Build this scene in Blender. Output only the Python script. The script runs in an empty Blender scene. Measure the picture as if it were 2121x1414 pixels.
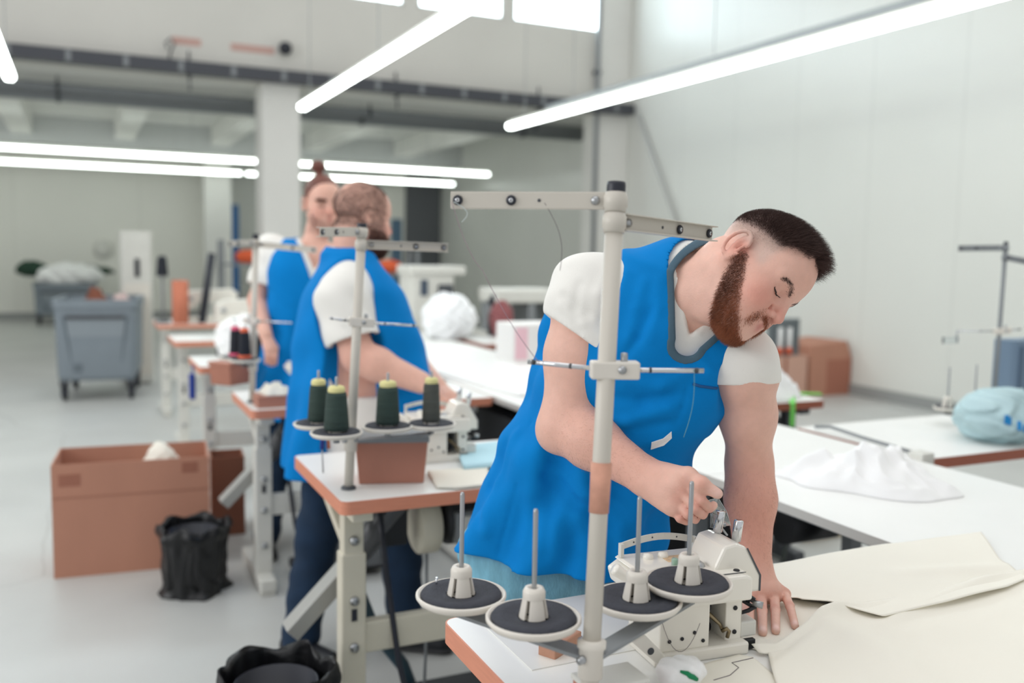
import bpy, bmesh, math, random
import numpy as np
from mathutils import Vector, Matrix
rng = np.random.default_rng(7)
random.seed(7)
S = bpy.context.scene
COL = S.collection

# ------------------------------------------------------------------ camera
# X runs along the rows of tables, Y down the hall, Z up; the viewer stands at (0, 0, 1.52)
FPX, CX, CY, EYE = 1900.0, 1060.5, 707.0, 1.52
_a = np.array([164 - CX, CY - 504, -FPX]); _a /= np.linalg.norm(_a)
_h = np.array([1, -.018, 0.])
_z = np.cross(_a, _h); _z /= np.linalg.norm(_z)
_z = _z if _z[1] > 0 else -_z
ROT = np.array([np.cross(_a, _z), _a, _z])
CAM = np.array([0, 0, EYE])
def ray(px, py): return ROT @ np.array([(px - CX) / FPX, (CY - py) / FPX, -1.])
def onz(px, py, z): r = ray(px, py); return CAM + r * ((z - EYE) / r[2])
def ony(px, py, y): r = ray(px, py); return CAM + r * (y / r[1])
def onx(px, py, x): r = ray(px, py); return CAM + r * (x / r[0])
def dep(px, py, d): return CAM + ray(px, py) * d
RIGHT, UP, BACK = ROT[:, 0].copy(), ROT[:, 1].copy(), ROT[:, 2].copy()

cam_d = bpy.data.cameras.new('camera')
cam = bpy.data.objects.new('camera', cam_d); COL.objects.link(cam)
M = Matrix(ROT.tolist()).to_4x4(); M.translation = Vector(CAM)
cam.matrix_world = M
cam_d.sensor_width = 36; cam_d.lens = 36 * FPX / 2121
cam_d.clip_start = .05; cam_d.clip_end = 200
cam_d.dof.use_dof = True; cam_d.dof.focus_distance = 1.70; cam_d.dof.aperture_fstop = 1.9
S.camera = cam

# ------------------------------------------------------------------ light
W = bpy.data.worlds.new('daylight'); S.world = W; W.use_nodes = True
W.node_tree.nodes['Background'].inputs[0].default_value = (.98, .99, 1, 1)
W.node_tree.nodes['Background'].inputs[1].default_value = .56
def area_light(name, loc, target, sx, sy, power, color=(1, 1, 1)):
    d = bpy.data.lights.new(name, 'AREA'); d.shape = 'RECTANGLE'; d.size = sx; d.size_y = sy
    d.energy = power; d.color = color
    o = bpy.data.objects.new(name, d); COL.objects.link(o); o.location = loc
    o.rotation_euler = (Vector(target) - Vector(loc)).to_track_quat('-Z', 'Y').to_euler()
    return o
# added area lamps, out of view: overhead fill and a key from the left
area_light('overhead_fill', (1.5, 2.5, 6.5), (1.8, 2.5, 0), 7, 8, 130, (1, .995, .975))
area_light('left_key', (-6.5, 3.0, 3.6), (1.5, 2.5, .9), 6, 3, 190, (.98, .99, 1))
vs = S.view_settings
vs.view_transform = 'Standard'; vs.look = 'None'; vs.exposure = .25; vs.gamma = 1
vs.use_curve_mapping = False
S.cycles.use_denoising = True
S.cycles.max_bounces = 6; S.cycles.transparent_max_bounces = 12
S.cycles.sample_clamp_indirect = 4

# ------------------------------------------------------------------ materials
def lin(c):
    return tuple(((v / 255) / 12.92 if v / 255 <= .04045 else ((v / 255 + .055) / 1.055) ** 2.4) for v in c)
MATS = {}
def mat(name, rgb, rough=.5, metal=0., noise=0., nscale=20., bump=0., bscale=80., spec=.5, sub=0., trans=0., alpha=1., coat=0., emit=None, estr=0., vcol=False, sheen=0., stretch=None):
    """procedural principled material; rgb in sRGB 0-255, noise = brightness variation, bump = surface relief"""
    if name in MATS: return MATS[name]
    m = bpy.data.materials.new(name); m.use_nodes = True; MATS[name] = m
    nt = m.node_tree; b = nt.nodes['Principled BSDF']; L = nt.links.new
    c = lin(rgb) + (1,)
    b.inputs['Base Color'].default_value = c
    b.inputs['Roughness'].default_value = rough; b.inputs['Metallic'].default_value = metal
    b.inputs['Specular IOR Level'].default_value = spec
    b.inputs['Transmission Weight'].default_value = trans
    b.inputs['Alpha'].default_value = alpha
    b.inputs['Coat Weight'].default_value = coat
    b.inputs['Sheen Weight'].default_value = sheen
    if sub:
        b.inputs['Subsurface Weight'].default_value = sub
        b.inputs['Subsurface Radius'].default_value = (1, .35, .2); b.inputs['Subsurface Scale'].default_value = .006
    if emit is not None:
        b.inputs['Emission Color'].default_value = lin(emit) + (1,); b.inputs['Emission Strength'].default_value = estr
    tc = nt.nodes.new('ShaderNodeTexCoord'); co = tc.outputs['Object']
    if stretch:
        mp = nt.nodes.new('ShaderNodeMapping'); mp.inputs['Scale'].default_value = stretch
        L(co, mp.inputs['Vector']); co = mp.outputs[0]
    src = None
    if vcol:
        at = nt.nodes.new('ShaderNodeAttribute'); at.attribute_name = 'tint'; src = at.outputs['Color']
    if noise:
        n = nt.nodes.new('ShaderNodeTexNoise'); n.inputs['Scale'].default_value = nscale; n.inputs['Detail'].default_value = 5
        L(co, n.inputs['Vector'])
        r = nt.nodes.new('ShaderNodeMapRange'); r.inputs[1].default_value = .3; r.inputs[2].default_value = .7
        r.inputs[3].default_value = 1 - noise; r.inputs[4].default_value = 1 + noise
        L(n.outputs['Fac'], r.inputs[0])
        x = nt.nodes.new('ShaderNodeVectorMath'); x.operation = 'SCALE'
        if src is not None: L(src, x.inputs[0])
        else: x.inputs[0].default_value = c[:3]
        L(r.outputs[0], x.inputs['Scale']); src = x.outputs[0]
    if src is not None: L(src, b.inputs['Base Color'])
    if bump:
        n = nt.nodes.new('ShaderNodeTexNoise'); n.inputs['Scale'].default_value = bscale; n.inputs['Detail'].default_value = 4
        L(co, n.inputs['Vector'])
        bp = nt.nodes.new('ShaderNodeBump'); bp.inputs['Strength'].default_value = bump; bp.inputs['Distance'].default_value = .01
        L(n.outputs['Fac'], bp.inputs['Height']); L(bp.outputs[0], b.inputs['Normal'])
    return m

white_lam = mat('white laminate', (238, 238, 235), .38, noise=.02, nscale=8)
edge_wood = mat('orange beech edging', (214, 140, 112), .45, noise=.05, nscale=14, stretch=(1, 1, 12))
edge_brown = mat('red brown edging', (158, 88, 66), .45, noise=.06, nscale=14, stretch=(1, 1, 12))
cream_metal = mat('cream painted steel', (214, 208, 190), .42, noise=.03, nscale=9)
pale_metal = mat('pale grey painted steel', (214, 213, 206), .42, noise=.03, nscale=9)
stand_paint = mat('warm grey painted steel', (205, 199, 188), .4, noise=.02, nscale=12)
stand_plastic = mat('warm white plastic', (222, 216, 206), .4)
black_plastic = mat('black plastic', (34, 37, 48), .42)
rubber_pad = mat('charcoal foam pad', (58, 60, 68), .85, noise=.12, nscale=90, bump=.25, bscale=300)
chrome = mat('chrome', (215, 217, 220), .16, 1.)
steel = mat('brushed steel', (172, 174, 176), .36, 1., noise=.05, nscale=30)
dark_metal = mat('dark machine metal', (52, 53, 56), .45, .6)
dark_grey = mat('dark grey paint', (74, 77, 82), .5)
mid_grey = mat('mid grey paint', (132, 136, 139), .5, noise=.03, nscale=6)
machine_white = mat('machine white enamel', (236, 232, 222), .28, coat=.3, noise=.015, nscale=10)
cardboard = mat('cardboard', (186, 134, 112), .85, noise=.05, nscale=5, bump=.08, bscale=60, stretch=(1, 1, .3))
cardboard_dark = mat('brown tape', (160, 104, 84), .6, noise=.05, nscale=9)
brown_box = mat('brown tin box', (178, 120, 100), .5, noise=.05, nscale=7)
cotton = mat('white cotton', (238, 236, 230), .9, noise=.02, nscale=9, bump=.12, bscale=500, sheen=.1)
white_cloth = mat('bright white cloth', (243, 243, 242), .9, bump=.1, bscale=220, sheen=.1)
cream_cloth = mat('cream canvas', (240, 236, 224), .88, noise=.012, nscale=5, bump=.1, bscale=700)
blue_cloth = mat('royal blue twill', (0, 125, 200), .85, noise=.04, nscale=12, bump=.14, bscale=600, spec=.15)
trim_cloth = mat('slate binding tape', (72, 98, 114), .85, bump=.1, bscale=400)
bag_black = mat('black bin bag', (15, 16, 19), .42, noise=.2, nscale=12, bump=.5, bscale=22)
teal_film = mat('pale teal plastic', (178, 206, 211), .38, noise=.10, nscale=7, bump=.5, bscale=16)
logo_blue = mat('logo blue', (20, 140, 210), .5)
green_thread = mat('dark green thread', (46, 64, 58), .8, noise=.2, nscale=60, bump=.5, bscale=260, stretch=(.1, .1, 1))
olive_thread = mat('olive grey thread', (78, 80, 74), .8, noise=.2, nscale=60, bump=.5, bscale=260, stretch=(.1, .1, 1))
black_thread = mat('black thread', (26, 30, 40), .8, noise=.2, nscale=60, bump=.4, bscale=260, stretch=(.1, .1, 1))
cone_yellow = mat('pale yellow cone', (222, 214, 150), .6)
bin_grey = mat('slate grey plastic', (126, 136, 144), .45, noise=.03, nscale=5)
bin_dark = mat('darker slate plastic', (100, 110, 118), .45)
navy_denim = mat('navy denim', (15, 42, 68), .9, noise=.15, nscale=14, bump=.15, bscale=300)
pale_denim = mat('washed pale denim', (112, 164, 184), .9, noise=.3, nscale=26, bump=.2, bscale=300, stretch=(1, 1, .35))
shoe_mat = mat('black shoe', (30, 32, 38), .5)
sole_mat = mat('shoe sole', (60, 60, 62), .7)
orange_cloth = mat('orange red cloth', (226, 102, 62), .85)
pink_paper = mat('pink print', (238, 196, 206), .8)
green_tape = mat('bright green strap', (120, 214, 96), .6)
light_blue = mat('light blue cloth', (190, 228, 240), .85)
wood = mat('plain wood block', (190, 142, 118), .6, noise=.1, nscale=30, stretch=(.1, 1, 1))
clear = mat('clear plastic', (240, 246, 248), .05, trans=.96, spec=.5)
tube_emit = mat('lit tube', (255, 255, 252), .4, emit=(246, 255, 250), estr=9.)
annex_emit = mat('lit tube far', (255, 255, 252), .4, emit=(240, 250, 244), estr=6.5)
thread_dark = mat('thin dark thread', (110, 100, 106), .7)
thread_pale = mat('thin pale thread', (196, 206, 206), .7)

# ------------------------------------------------------------------ mesh building
class MB:
    def __init__(s): s.v = []; s.f = []; s.sm = []
    def add(s, vs, fs, smooth=False):
        o = len(s.v); s.v += [tuple(map(float, p)) for p in vs]
        s.f += [tuple(i + o for i in f) for f in fs]; s.sm += [smooth] * len(fs); return s
    def box(s, c, size, bev=0., rot=None):
        bm = bmesh.new(); bmesh.ops.create_cube(bm, size=1)
        bmesh.ops.scale(bm, vec=size, verts=bm.verts)
        if bev: bmesh.ops.bevel(bm, geom=bm.edges[:], offset=bev, segments=2, affect='EDGES', profile=.5)
        if rot is not None: bmesh.ops.transform(bm, matrix=rot.to_4x4() if hasattr(rot, 'to_4x4') else rot, verts=bm.verts)
        bm.verts.index_update()
        s.add([(v.co.x + c[0], v.co.y + c[1], v.co.z + c[2]) for v in bm.verts], [[v.index for v in f.verts] for f in bm.faces]); bm.free(); return s
    def bx(s, x0, x1, y0, y1, z0, z1, bev=0.): return s.box(((x0 + x1) / 2, (y0 + y1) / 2, (z0 + z1) / 2), (abs(x1 - x0), abs(y1 - y0), abs(z1 - z0)), bev)
    def bar(s, a, b, w, h, bev=0., up=(0, 0, 1)):
        """box beam from a to b, w across, h along 'up'"""
        a = Vector(a); b = Vector(b); d = b - a; y = d.normalized(); u = Vector(up)
        x = y.cross(u); x.normalize(); z = x.cross(y)
        R = Matrix((x, y, z)).transposed()
        return s.box((a + b) / 2, (w, d.length, h), bev, R)
    def tube(s, pts, r, n=10, closed=False, cap=True, flat=None):
        pts = [Vector(p) for p in pts]; m = len(pts); rs = r if isinstance(r, (list, tuple)) else [r] * m
        vs = []; prev = None
        for i, p in enumerate(pts):
            t = (pts[(i + 1) % m] - pts[i - 1]) if closed else (pts[min(i + 1, m - 1)] - pts[max(i - 1, 0)])
            t.normalize()
            if prev is None:
                u = t.orthogonal().normalized()
                if flat is not None:
                    u = Vector(flat) - t * Vector(flat).dot(t); u.normalize()
            else:
                u = prev - t * prev.dot(t); u.normalize()
            prev = u; w = t.cross(u)
            for k in range(n):
                a = 2 * math.pi * k / n; vs.append(p + (u * math.cos(a) + w * math.sin(a)) * rs[i])
        fs = []
        for i in range(m if closed else m - 1):
            for k in range(n):
                a, b = i * n + k, i * n + (k + 1) % n; j = ((i + 1) % m) * n
                fs.append((a, b, j + (k + 1) % n, j + k))
        s.add(vs, fs, True)
        if cap and not closed:
            o = len(s.v) - len(vs)
            s.f.append(tuple(o + k for k in range(n))[::-1]); s.f.append(tuple(o + (m - 1) * n + k for k in range(n))); s.sm += [False, False]
        return s
    def cyl(s, a, b, r, r2=None, n=16): return s.tube([a, b], [r, r if r2 is None else r2], n)
    def lathe(s, prof, o=(0, 0, 0), axis=(0, 0, 1), n=28, smooth=True):
        """profile of (radius, height) turned about an axis through o"""
        ax = Vector(axis).normalized(); u = ax.orthogonal().normalized(); w = ax.cross(u); o = Vector(o)
        vs = []; fs = []
        for (r, h) in prof:
            for k in range(n):
                a = 2 * math.pi * k / n; vs.append(o + ax * h + (u * math.cos(a) + w * math.sin(a)) * max(r, 1e-5))
        for i in range(len(prof) - 1):
            for k in range(n):
                fs.append((i * n + k, i * n + (k + 1) % n, (i + 1) * n + (k + 1) % n, (i + 1) * n + k))
        return s.add(vs, fs, smooth)
    def prism(s, poly, h0, h1, axis='z', bev=0.):
        """2-D outline extruded along an axis"""
        bm = bmesh.new()
        def p3(p, h): return {'z': (p[0], p[1], h), 'y': (p[0], h, p[1]), 'x': (h, p[0], p[1])}[axis]
        a = [bm.verts.new(p3(p, h0)) for p in poly]; b = [bm.verts.new(p3(p, h1)) for p in poly]
        n = len(poly); bm.faces.new(a[::-1]); bm.faces.new(b)
        for i in range(n): bm.faces.new((a[i], a[(i + 1) % n], b[(i + 1) % n], b[i]))
        bmesh.ops.recalc_face_normals(bm, faces=bm.faces)
        if bev:
            bmesh.ops.bevel(bm, geom=bm.edges[:], offset=bev, segments=2, affect='EDGES', profile=.5)
        bm.verts.index_update()
        s.add([v.co for v in bm.verts], [[v.index for v in f.verts] for f in bm.faces]); bm.free(); return s
    def xf(s, M):
        s.v = [tuple(M @ Vector(p)) for p in s.v]; return s
    def mesh(s, name):
        me = bpy.data.meshes.new(name); me.from_pydata(s.v, [], s.f); me.validate()
        if len(me.polygons) == len(s.sm): me.polygons.foreach_set('use_smooth', s.sm)
        bm = bmesh.new(); bm.from_mesh(me); bmesh.ops.recalc_face_normals(bm, faces=bm.faces); bm.to_mesh(me); bm.free()
        return me
    def build(s, name, m, parent=None, loc=None, rot=None, label=None):
        o = bpy.data.objects.new(name, s.mesh(name)); COL.objects.link(o); o.data.materials.append(m)
        if parent is not None: o.parent = parent
        if loc is not None: o.location = loc
        if rot is not None: o.rotation_euler = rot
        if label: o['label'] = label
        return o
def tag(o, label, cat, group=None, kind=None):
    o['label'] = label; o['category'] = cat
    if group: o['group'] = group
    if kind: o['kind'] = kind
    return o
def thing(name, label, cat, loc=(0, 0, 0), rz=0., group=None):
    o = bpy.data.objects.new(name, None); COL.objects.link(o); o.empty_display_size = .05
    o.location = Vector([float(v) for v in loc]); o.rotation_euler = (0, 0, rz)
    return tag(o, label, cat, group)
def struct(name, mb, m, label=None, parent=None):
    o = mb.build(name, m, parent)
    if parent is None: o['kind'] = 'structure'
    if label: o['label'] = label
    return o
def dup(root, loc, rz=None, label=None, group=None):
    def cp(o, par):
        c = o.copy(); COL.objects.link(c)
        if par is not None: c.parent = par
        for ch in list(o.children): cp(ch, c)
        return c
    r = cp(root, None); r.location = Vector([float(v) for v in loc])
    if rz is not None: r.rotation_euler = (0, 0, rz)
    if label: r['label'] = label
    if group: r['group'] = group
    return r
def circle(cx, cy, r, n=24): return [(cx + r * math.cos(2 * math.pi * k / n), cy + r * math.sin(2 * math.pi * k / n)) for k in range(n)]
def rrect(x0, x1, y0, y1, r, n=5):
    out = []
    for (cx, cy, a0) in ((x1 - r, y1 - r, 0), (x0 + r, y1 - r, 90), (x0 + r, y0 + r, 180), (x1 - r, y0 + r, 270)):
        for k in range(n + 1):
            a = math.radians(a0 + 90 * k / n); out.append((cx + r * math.cos(a), cy + r * math.sin(a)))
    return out
def noise3(p, seed=0):
    """smooth pseudo-noise from summed sines, about -1..1"""
    g = np.random.default_rng(seed); out = 0
    for k in range(6):
        w = g.normal(size=3); w *= (1 + .6 * k) / np.linalg.norm(w); out = out + np.sin(p[0] * w[0] + p[1] * w[1] + p[2] * w[2] + g.uniform(0, 6.3)) / (1 + .5 * k)
    return out / 2.2
# ------------------------------------------------------------------ the hall
XR, YU, YB = 7.76, 12.4, 20.5          # right wall, upper wall over the opening, far wall
def panel_mat(name, rgb, axis, pitch, amount=.035, rough=.5, spec=.3):
    """light wall panels with faint vertical joints every 'pitch' metres"""
    m = mat(name, rgb, rough, noise=.02, nscale=.7, spec=spec)
    nt = m.node_tree; b = nt.nodes['Principled BSDF']
    tc = nt.nodes.new('ShaderNodeTexCoord'); sp = nt.nodes.new('ShaderNodeSeparateXYZ'); nt.links.new(tc.outputs['Object'], sp.inputs[0])
    d = nt.nodes.new('ShaderNodeMath'); d.operation = 'DIVIDE'; d.inputs[1].default_value = pitch; nt.links.new(sp.outputs[axis], d.inputs[0])
    f = nt.nodes.new('ShaderNodeMath'); f.operation = 'FRACT'; nt.links.new(d.outputs[0], f.inputs[0])
    c = nt.nodes.new('ShaderNodeMath'); c.operation = 'COMPARE'; c.inputs[1].default_value = .5; c.inputs[2].default_value = .012
    nt.links.new(f.outputs[0], c.inputs[0])
    old = b.inputs['Base Color'].links[0].from_socket
    mx = nt.nodes.new('ShaderNodeMix'); mx.data_type = 'RGBA'; nt.links.new(c.outputs[0], mx.inputs[0]); nt.links.new(old, mx.inputs[6])
    q = lin(rgb); mx.inputs[7].default_value = tuple(v * (1 - amount * 4) for v in q) + (1,)
    nt.links.new(mx.outputs[2], b.inputs['Base Color']); return m
wall_m = panel_mat('white wall panels', (222, 223, 217), 1, 1.15, .016, rough=.32, spec=.5)
far_m = panel_mat('pale grey far wall panels', (232, 231, 223), 0, 2.3, .012)
upper_m = mat('upper wall plaster', (220, 218, 211), .8, noise=.03, nscale=.9)
ceil_m = mat('concrete ceiling', (224, 224, 220), .9, noise=.04, nscale=1.2)
rib_m = mat('concrete ribs', (236, 236, 231), .9, noise=.03, nscale=1.5)
col_m = mat('white column paint', (232, 231, 226), .7, noise=.02, nscale=2)
floor_m = mat('pale screed floor', (192, 193, 190), .42, noise=.06, nscale=1.3, bump=.03, bscale=30, spec=.4)
# dirt, scuffs and a few hairline cracks in the floor
nt = floor_m.node_tree; b = nt.nodes['Principled BSDF']; old = b.inputs['Base Color'].links[0].from_socket
tc = nt.nodes.new('ShaderNodeTexCoord'); vo = nt.nodes.new('ShaderNodeTexVoronoi'); vo.feature = 'DISTANCE_TO_EDGE'; vo.inputs['Scale'].default_value = .42
nz = nt.nodes.new('ShaderNodeTexNoise'); nz.inputs['Scale'].default_value = 2.2
ad = nt.nodes.new('ShaderNodeMix'); ad.data_type = 'VECTOR'; ad.inputs[0].default_value = .12
nt.links.new(tc.outputs['Object'], nz.inputs[0]); nt.links.new(tc.outputs['Object'], ad.inputs[4]); nt.links.new(nz.outputs['Color'], ad.inputs[5]); nt.links.new(ad.outputs[1], vo.inputs['Vector'])
lt = nt.nodes.new('ShaderNodeMath'); lt.operation = 'LESS_THAN'; lt.inputs[1].default_value = .0022; nt.links.new(vo.outputs['Distance'], lt.inputs[0])
ml = nt.nodes.new('ShaderNodeMath'); ml.operation = 'MULTIPLY'; ml.inputs[1].default_value = .22; nt.links.new(lt.outputs[0], ml.inputs[0])
mx = nt.nodes.new('ShaderNodeMix'); mx.data_type = 'RGBA'; nt.links.new(ml.outputs[0], mx.inputs[0]); nt.links.new(old, mx.inputs[6]); mx.inputs[7].default_value = lin((120, 116, 110)) + (1,)
nt.links.new(mx.outputs[2], b.inputs['Base Color'])

struct('floor', MB().bx(-9, XR + .2, -4, YB + .2, -.2, 0), floor_m)
struct('wall_right', MB().bx(XR, XR + .2, -4, YB, 0, 7.2), wall_m)
struct('baseboard_right', MB().bx(XR - .035, XR, -4, YB, 0, .12), mat('grey skirting', (150, 152, 150), .6))
struct('wall_back', MB().bx(-9, XR, YB, YB + .2, 0, 4.6), far_m)
struct('baseboard_back', MB().bx(-9, XR - .04, YB - .04, YB, 0, .14), MATS['grey skirting'])
# upper wall above the wide opening, with a band of clerestory windows cut through it
up = MB(); z0, z1, ZT = 3.64, 4.84, 6.2
gaps = [(-3.2, -1.4), (-1.2, .6), (.8, 2.6), (2.8, 4.12), (4.32, 5.62), (5.78, 7.27)]
up.bx(-9, XR, YU, YU + .25, z0, z1); up.bx(-9, XR, YU, YU + .25, ZT, 7.2)
xs = [-9] + [v for g in gaps for v in g] + [XR]
for a, b_ in zip(xs[0::2], xs[1::2]): up.bx(a, b_, YU, YU + .25, z1, ZT)
struct('wall_upper', up, upper_m)
glow = mat('window glass', (244, 250, 252), .1, trans=.5, emit=(232, 248, 255), estr=2.6)
for k, (a, b_) in enumerate(gaps, 1):
    w = MB().bx(a, b_, YU + .02, YU + .06, z1, z1 + .035).bx(a, b_, YU + .02, YU + .06, ZT - .035, ZT).bx(a, a + .035, YU + .02, YU + .06, z1, ZT).bx(b_ - .035, b_, YU + .02, YU + .06, z1, ZT)
    f = struct('window_%d' % k, w, pale_metal)
    MB().bx(a + .03, b_ - .03, YU + .035, YU + .041, z1 + .03, ZT - .03).build('pane', glow, f)
# lower bay beyond the opening: ribbed concrete ceiling
struct('ceiling', MB().bx(-9, XR, YU + .25, YB + .2, 3.85, 4.2), ceil_m)
struct('ceiling_soffit', MB().bx(-9, XR, YU + .25, 14.7, 3.64, 3.86), rib_m)
for k, x in enumerate((-7.9, -6.15, -4.4, -2.65, -.9, .83, 2.58, 4.42, 6.35)):
    struct('ceiling_rib', MB().bx(x - .17, x + .17, 14.7, YB - 1.25, 3.50, 3.86), rib_m)
struct('ceiling_beam', MB().bx(-9, XR, YB - 1.25, YB - .55, 3.35, 3.86), mat('grey beam paint', (196, 198, 197), .8))
# columns
struct('column', MB().bx(2.19, 2.69, YU - .02, YU + .48, 0, 3.64, .02), col_m)
struct('column', MB().bx(7.2, XR, YU - .05, YU + .4, 0, 7.2, .02), col_m)
struct('column', MB().bx(2.30, 2.82, 19.45, 19.9, 0, 3.36, .02), col_m)
# recessed dark bay at the end of the far wall
struct('door_1', MB().bx(6.86, 7.72, YB - .06, YB + .02, 0, 3.3), mat('charcoal door', (92, 94, 98), .6))
struct('wall_back_panel', MB().bx(2.9, 6.3, YB - .03, YB + .01, .1, 3.35), mat('plain grey panels', (200, 201, 196), .7))  # greyer stretch of the far wall
# dark cable tray along the opening, with hangers
tr = thing('cable_tray', 'long dark cable tray running along the foot of the upper wall', 'cable tray', (0, 12.2, 3.62))
tm = mat('charcoal steel tray', (76, 78, 84), .5, .3)
MB().bx(-8, 7.7, -.09, .09, 0, .012).bx(-8, 7.7, -.1, -.085, 0, .15).bx(-8, 7.7, .085, .1, 0, .15).build('channel', tm, tr)
hm = MB()
for x in np.arange(-7.5, 7.7, .62): hm.bx(x - .03, x + .03, -.106, -.1, .01, .14)
hm.build('joint_plate', mid_grey, tr)['kind'] = 'stuff'
cb = MB()
for k in range(4): cb.tube([(x, -.06 + .035 * k, .03 + .008 * math.sin(x * 2 + k)) for x in np.linspace(-8, 7.7, 40)], .014, 6)
cb.build('cable', black_plastic, tr)
for x in (-4.5, -2.1, 1.3, 4.0, 6.2):
    MB().bar((x, .11, -.18), (x, .2, .32), .02, .02).bar((x, -.12, -.012), (x, .24, -.012), .03, .02).build('hanger', dark_grey, tr)
# grey pipes slung under the bay's ceiling
for k, (y, z, r) in enumerate(((13.3, 3.50, .055), (13.75, 3.47, .09))):
    pp = thing('ceiling_pipe', ['thin grey pipe slung across the bay just beyond the cable tray', 'thicker grey pipe slung across the bay behind the thin one'][k], 'pipe', (0, y, z))
    MB().cyl((-8, 0, 0), (7.7, 0, 0), r, n=14).build('pipe_run', mid_grey, pp)
    for x in (-4.1, -.2, 3.9, 6.6):
        MB().lathe([(r, -.02), (r + .02, -.02), (r + .02, .02), (r, .02)], (x, 0, 0), (1, 0, 0)).cyl((x, 0, r), (x, 0, 3.64 - z), .01).build('clip', dark_grey, pp)
dp = thing('wall_conduit', 'thin grey conduit rising up the corner between opening and right wall', 'conduit', (7.16, YU - .08, 0))
MB().cyl((0, 0, 0), (0, 0, 7.1), .035).build('pipe_run', mid_grey, dp)
for z in (2.2, 4.2): MB().bx(-.05, .05, -.02, .06, z, z + .06).build('clip', dark_grey, dp)
db = thing('diagonal_brace', 'grey pipe sloping down from the end of the cable tray', 'pipe', (7.70, 12.0, 3.6))
MB().cyl((0, 0, 0), (0, -1.4, -2.1), .03).build('pipe_run', mat('light grey pipe', (190, 191, 188), .5), db)
sp = thing('wall_spotlight', 'small round black lamp fixed on the upper wall above the column', 'lamp', ony(588, 103, YU))
MB().lathe([(.0, -.16), (.07, -.16), (.085, -.1), (.07, -.03), (.02, 0), (0, 0)], axis=(0, 1, 0)).build('lamp_head', black_plastic, sp)
MB().bx(-.02, .02, -.04, 0, -.02, .06).build('bracket', black_plastic, sp)
hk = thing('cable_hook', 'black hooked cable hanger standing above the cable tray', 'hook', (1.06, 12.28, 3.78))
MB().tube([(0, 0, 0), (.02, 0, .12), (.06, 0, .2), (.02, 0, .27), (-.04, 0, .2), (-.02, 0, .14)], .012, 8).build('hook', black_plastic, hk)
# red lettering traces on the upper wall
rm = mat('faded red paint', (206, 168, 158), .9)
for k, (px, w_) in enumerate(((356, 60), (478, 90))):
    p = ony(px, 80 + k * 14, YU); q = ony(px + w_, 84 + k * 15, YU)
    o = MB().bx(p[0], q[0], YU - .004, YU, p[2] - .06, p[2] + .03).build('paint_mark', rm); tag(o, ['left faded pinkish paint smear on the upper wall', 'right faded pinkish paint smear on the upper wall'][k], 'paint mark')

# ------------------------------------------------------------------ hanging tube lights
def tube_light(name_label, loc, L, emit, along='y', wires=(), top=3.2):
    t = thing('tube_light', name_label, 'light', loc, 0 if along == 'y' else -math.pi / 2)
    MB().bx(-.024, .024, 0, L, .031, .07, .006).build('housing', pale_metal, t)
    MB().prism([(-.045, .03), (-.045, 0), (-.03, -.022), (.03, -.022), (.045, 0), (.045, .03)], 0.004, L - .004, 'y').build('diffuser', emit, t)
    for y in wires:  # up to the roof or ceiling
        MB().cyl((0, y, .07), (0, y, top), .004, n=6).build('suspension_wire', steel, t)
    return t
tube_light('long lit tube light hanging in the middle, its far end at the column', (2.18, 4.2, 2.99), 5.75, tube_emit, wires=(.4, 3, 5.4))
tube_light('long lit tube light hanging nearest to the right wall', (4.68, 2.6, 2.99), 7.5, tube_emit, wires=(.4, 3.6, 7.1))
tube_light('lit tube light of which only the far end shows at the top left', (-.53, 4.2, 2.99), 5.4, tube_emit, wires=(.4, 5))
# a grey trunking beside the right tube
tk = thing('cable_trunking', 'slim grey cable trunking above the tube light nearest the right wall', 'trunking', (4.98, 2.6, 3.16))
MB().bx(-.03, .03, 0, 7.1, 0, .05).build('channel', mid_grey, tk)
for y in (.4, 6.5): MB().cyl((0, y, .05), (0, y, 3), .004).build('suspension_wire', steel, tk)
for k, (x0, x1, y, z, lab) in enumerate((
        (-6.3, 2.9, 15.9, 2.93, 'left length of the nearer row of lit tubes across the bay'), (3.0, 6.95, 15.9, 2.93, 'right length of the nearer row of lit tubes across the bay'),
        (-6.3, 2.9, 18.7, 2.93, 'left length of the farther row of lit tubes across the bay'), (3.0, 7.35, 18.7, 2.93, 'right length of the farther row of lit tubes across the bay'))):
    tube_light(lab, (x0, y, z), x1 - x0, annex_emit, 'x', wires=(.6, (x1 - x0) / 2, x1 - x0 - 1.2), top=(3.50 if False else 3.84) - z)
# ------------------------------------------------------------------ smooth solids: bodies and clothes are grown on a grid and skinned in one piece
class Grid:
    def __init__(s, lo, hi, h, fill=.5):
        s.lo = np.array(lo, float); s.h = h
        s.n = np.ceil((np.array(hi) - s.lo) / h - 1e-4).astype(int) + 1; s.hi = s.lo + h * (s.n - 1)
        s.d = np.full(s.n, fill, np.float32)
        s.ax = [(s.lo[i] + h * np.arange(s.n[i])).astype(np.float32) for i in range(3)]
    def sub(s, lo, hi):
        a = np.clip(np.floor((np.array(lo) - s.lo) / s.h).astype(int), 0, s.n); b = np.clip(np.ceil((np.array(hi) - s.lo) / s.h).astype(int) + 1, 0, s.n)
        sl = tuple(slice(int(i), int(j)) for i, j in zip(a, b))
        return sl, (s.ax[0][sl[0]][:, None, None], s.ax[1][sl[1]][None, :, None], s.ax[2][sl[2]][None, None, :])
    def put(s, sl, d, k=0.):
        A = s.d[sl]
        if A.size: s.d[sl] = smin(A, d, k)
    def cut(s, sl, d, k=0.):
        A = s.d[sl]
        if A.size: s.d[sl] = -smin(-A, d, k)
def smin(a, b, k):
    if k <= 0: return np.minimum(a, b)
    h = np.maximum(k - np.abs(a - b), 0) / k
    return np.minimum(a, b) - h * h * k * .25
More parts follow.
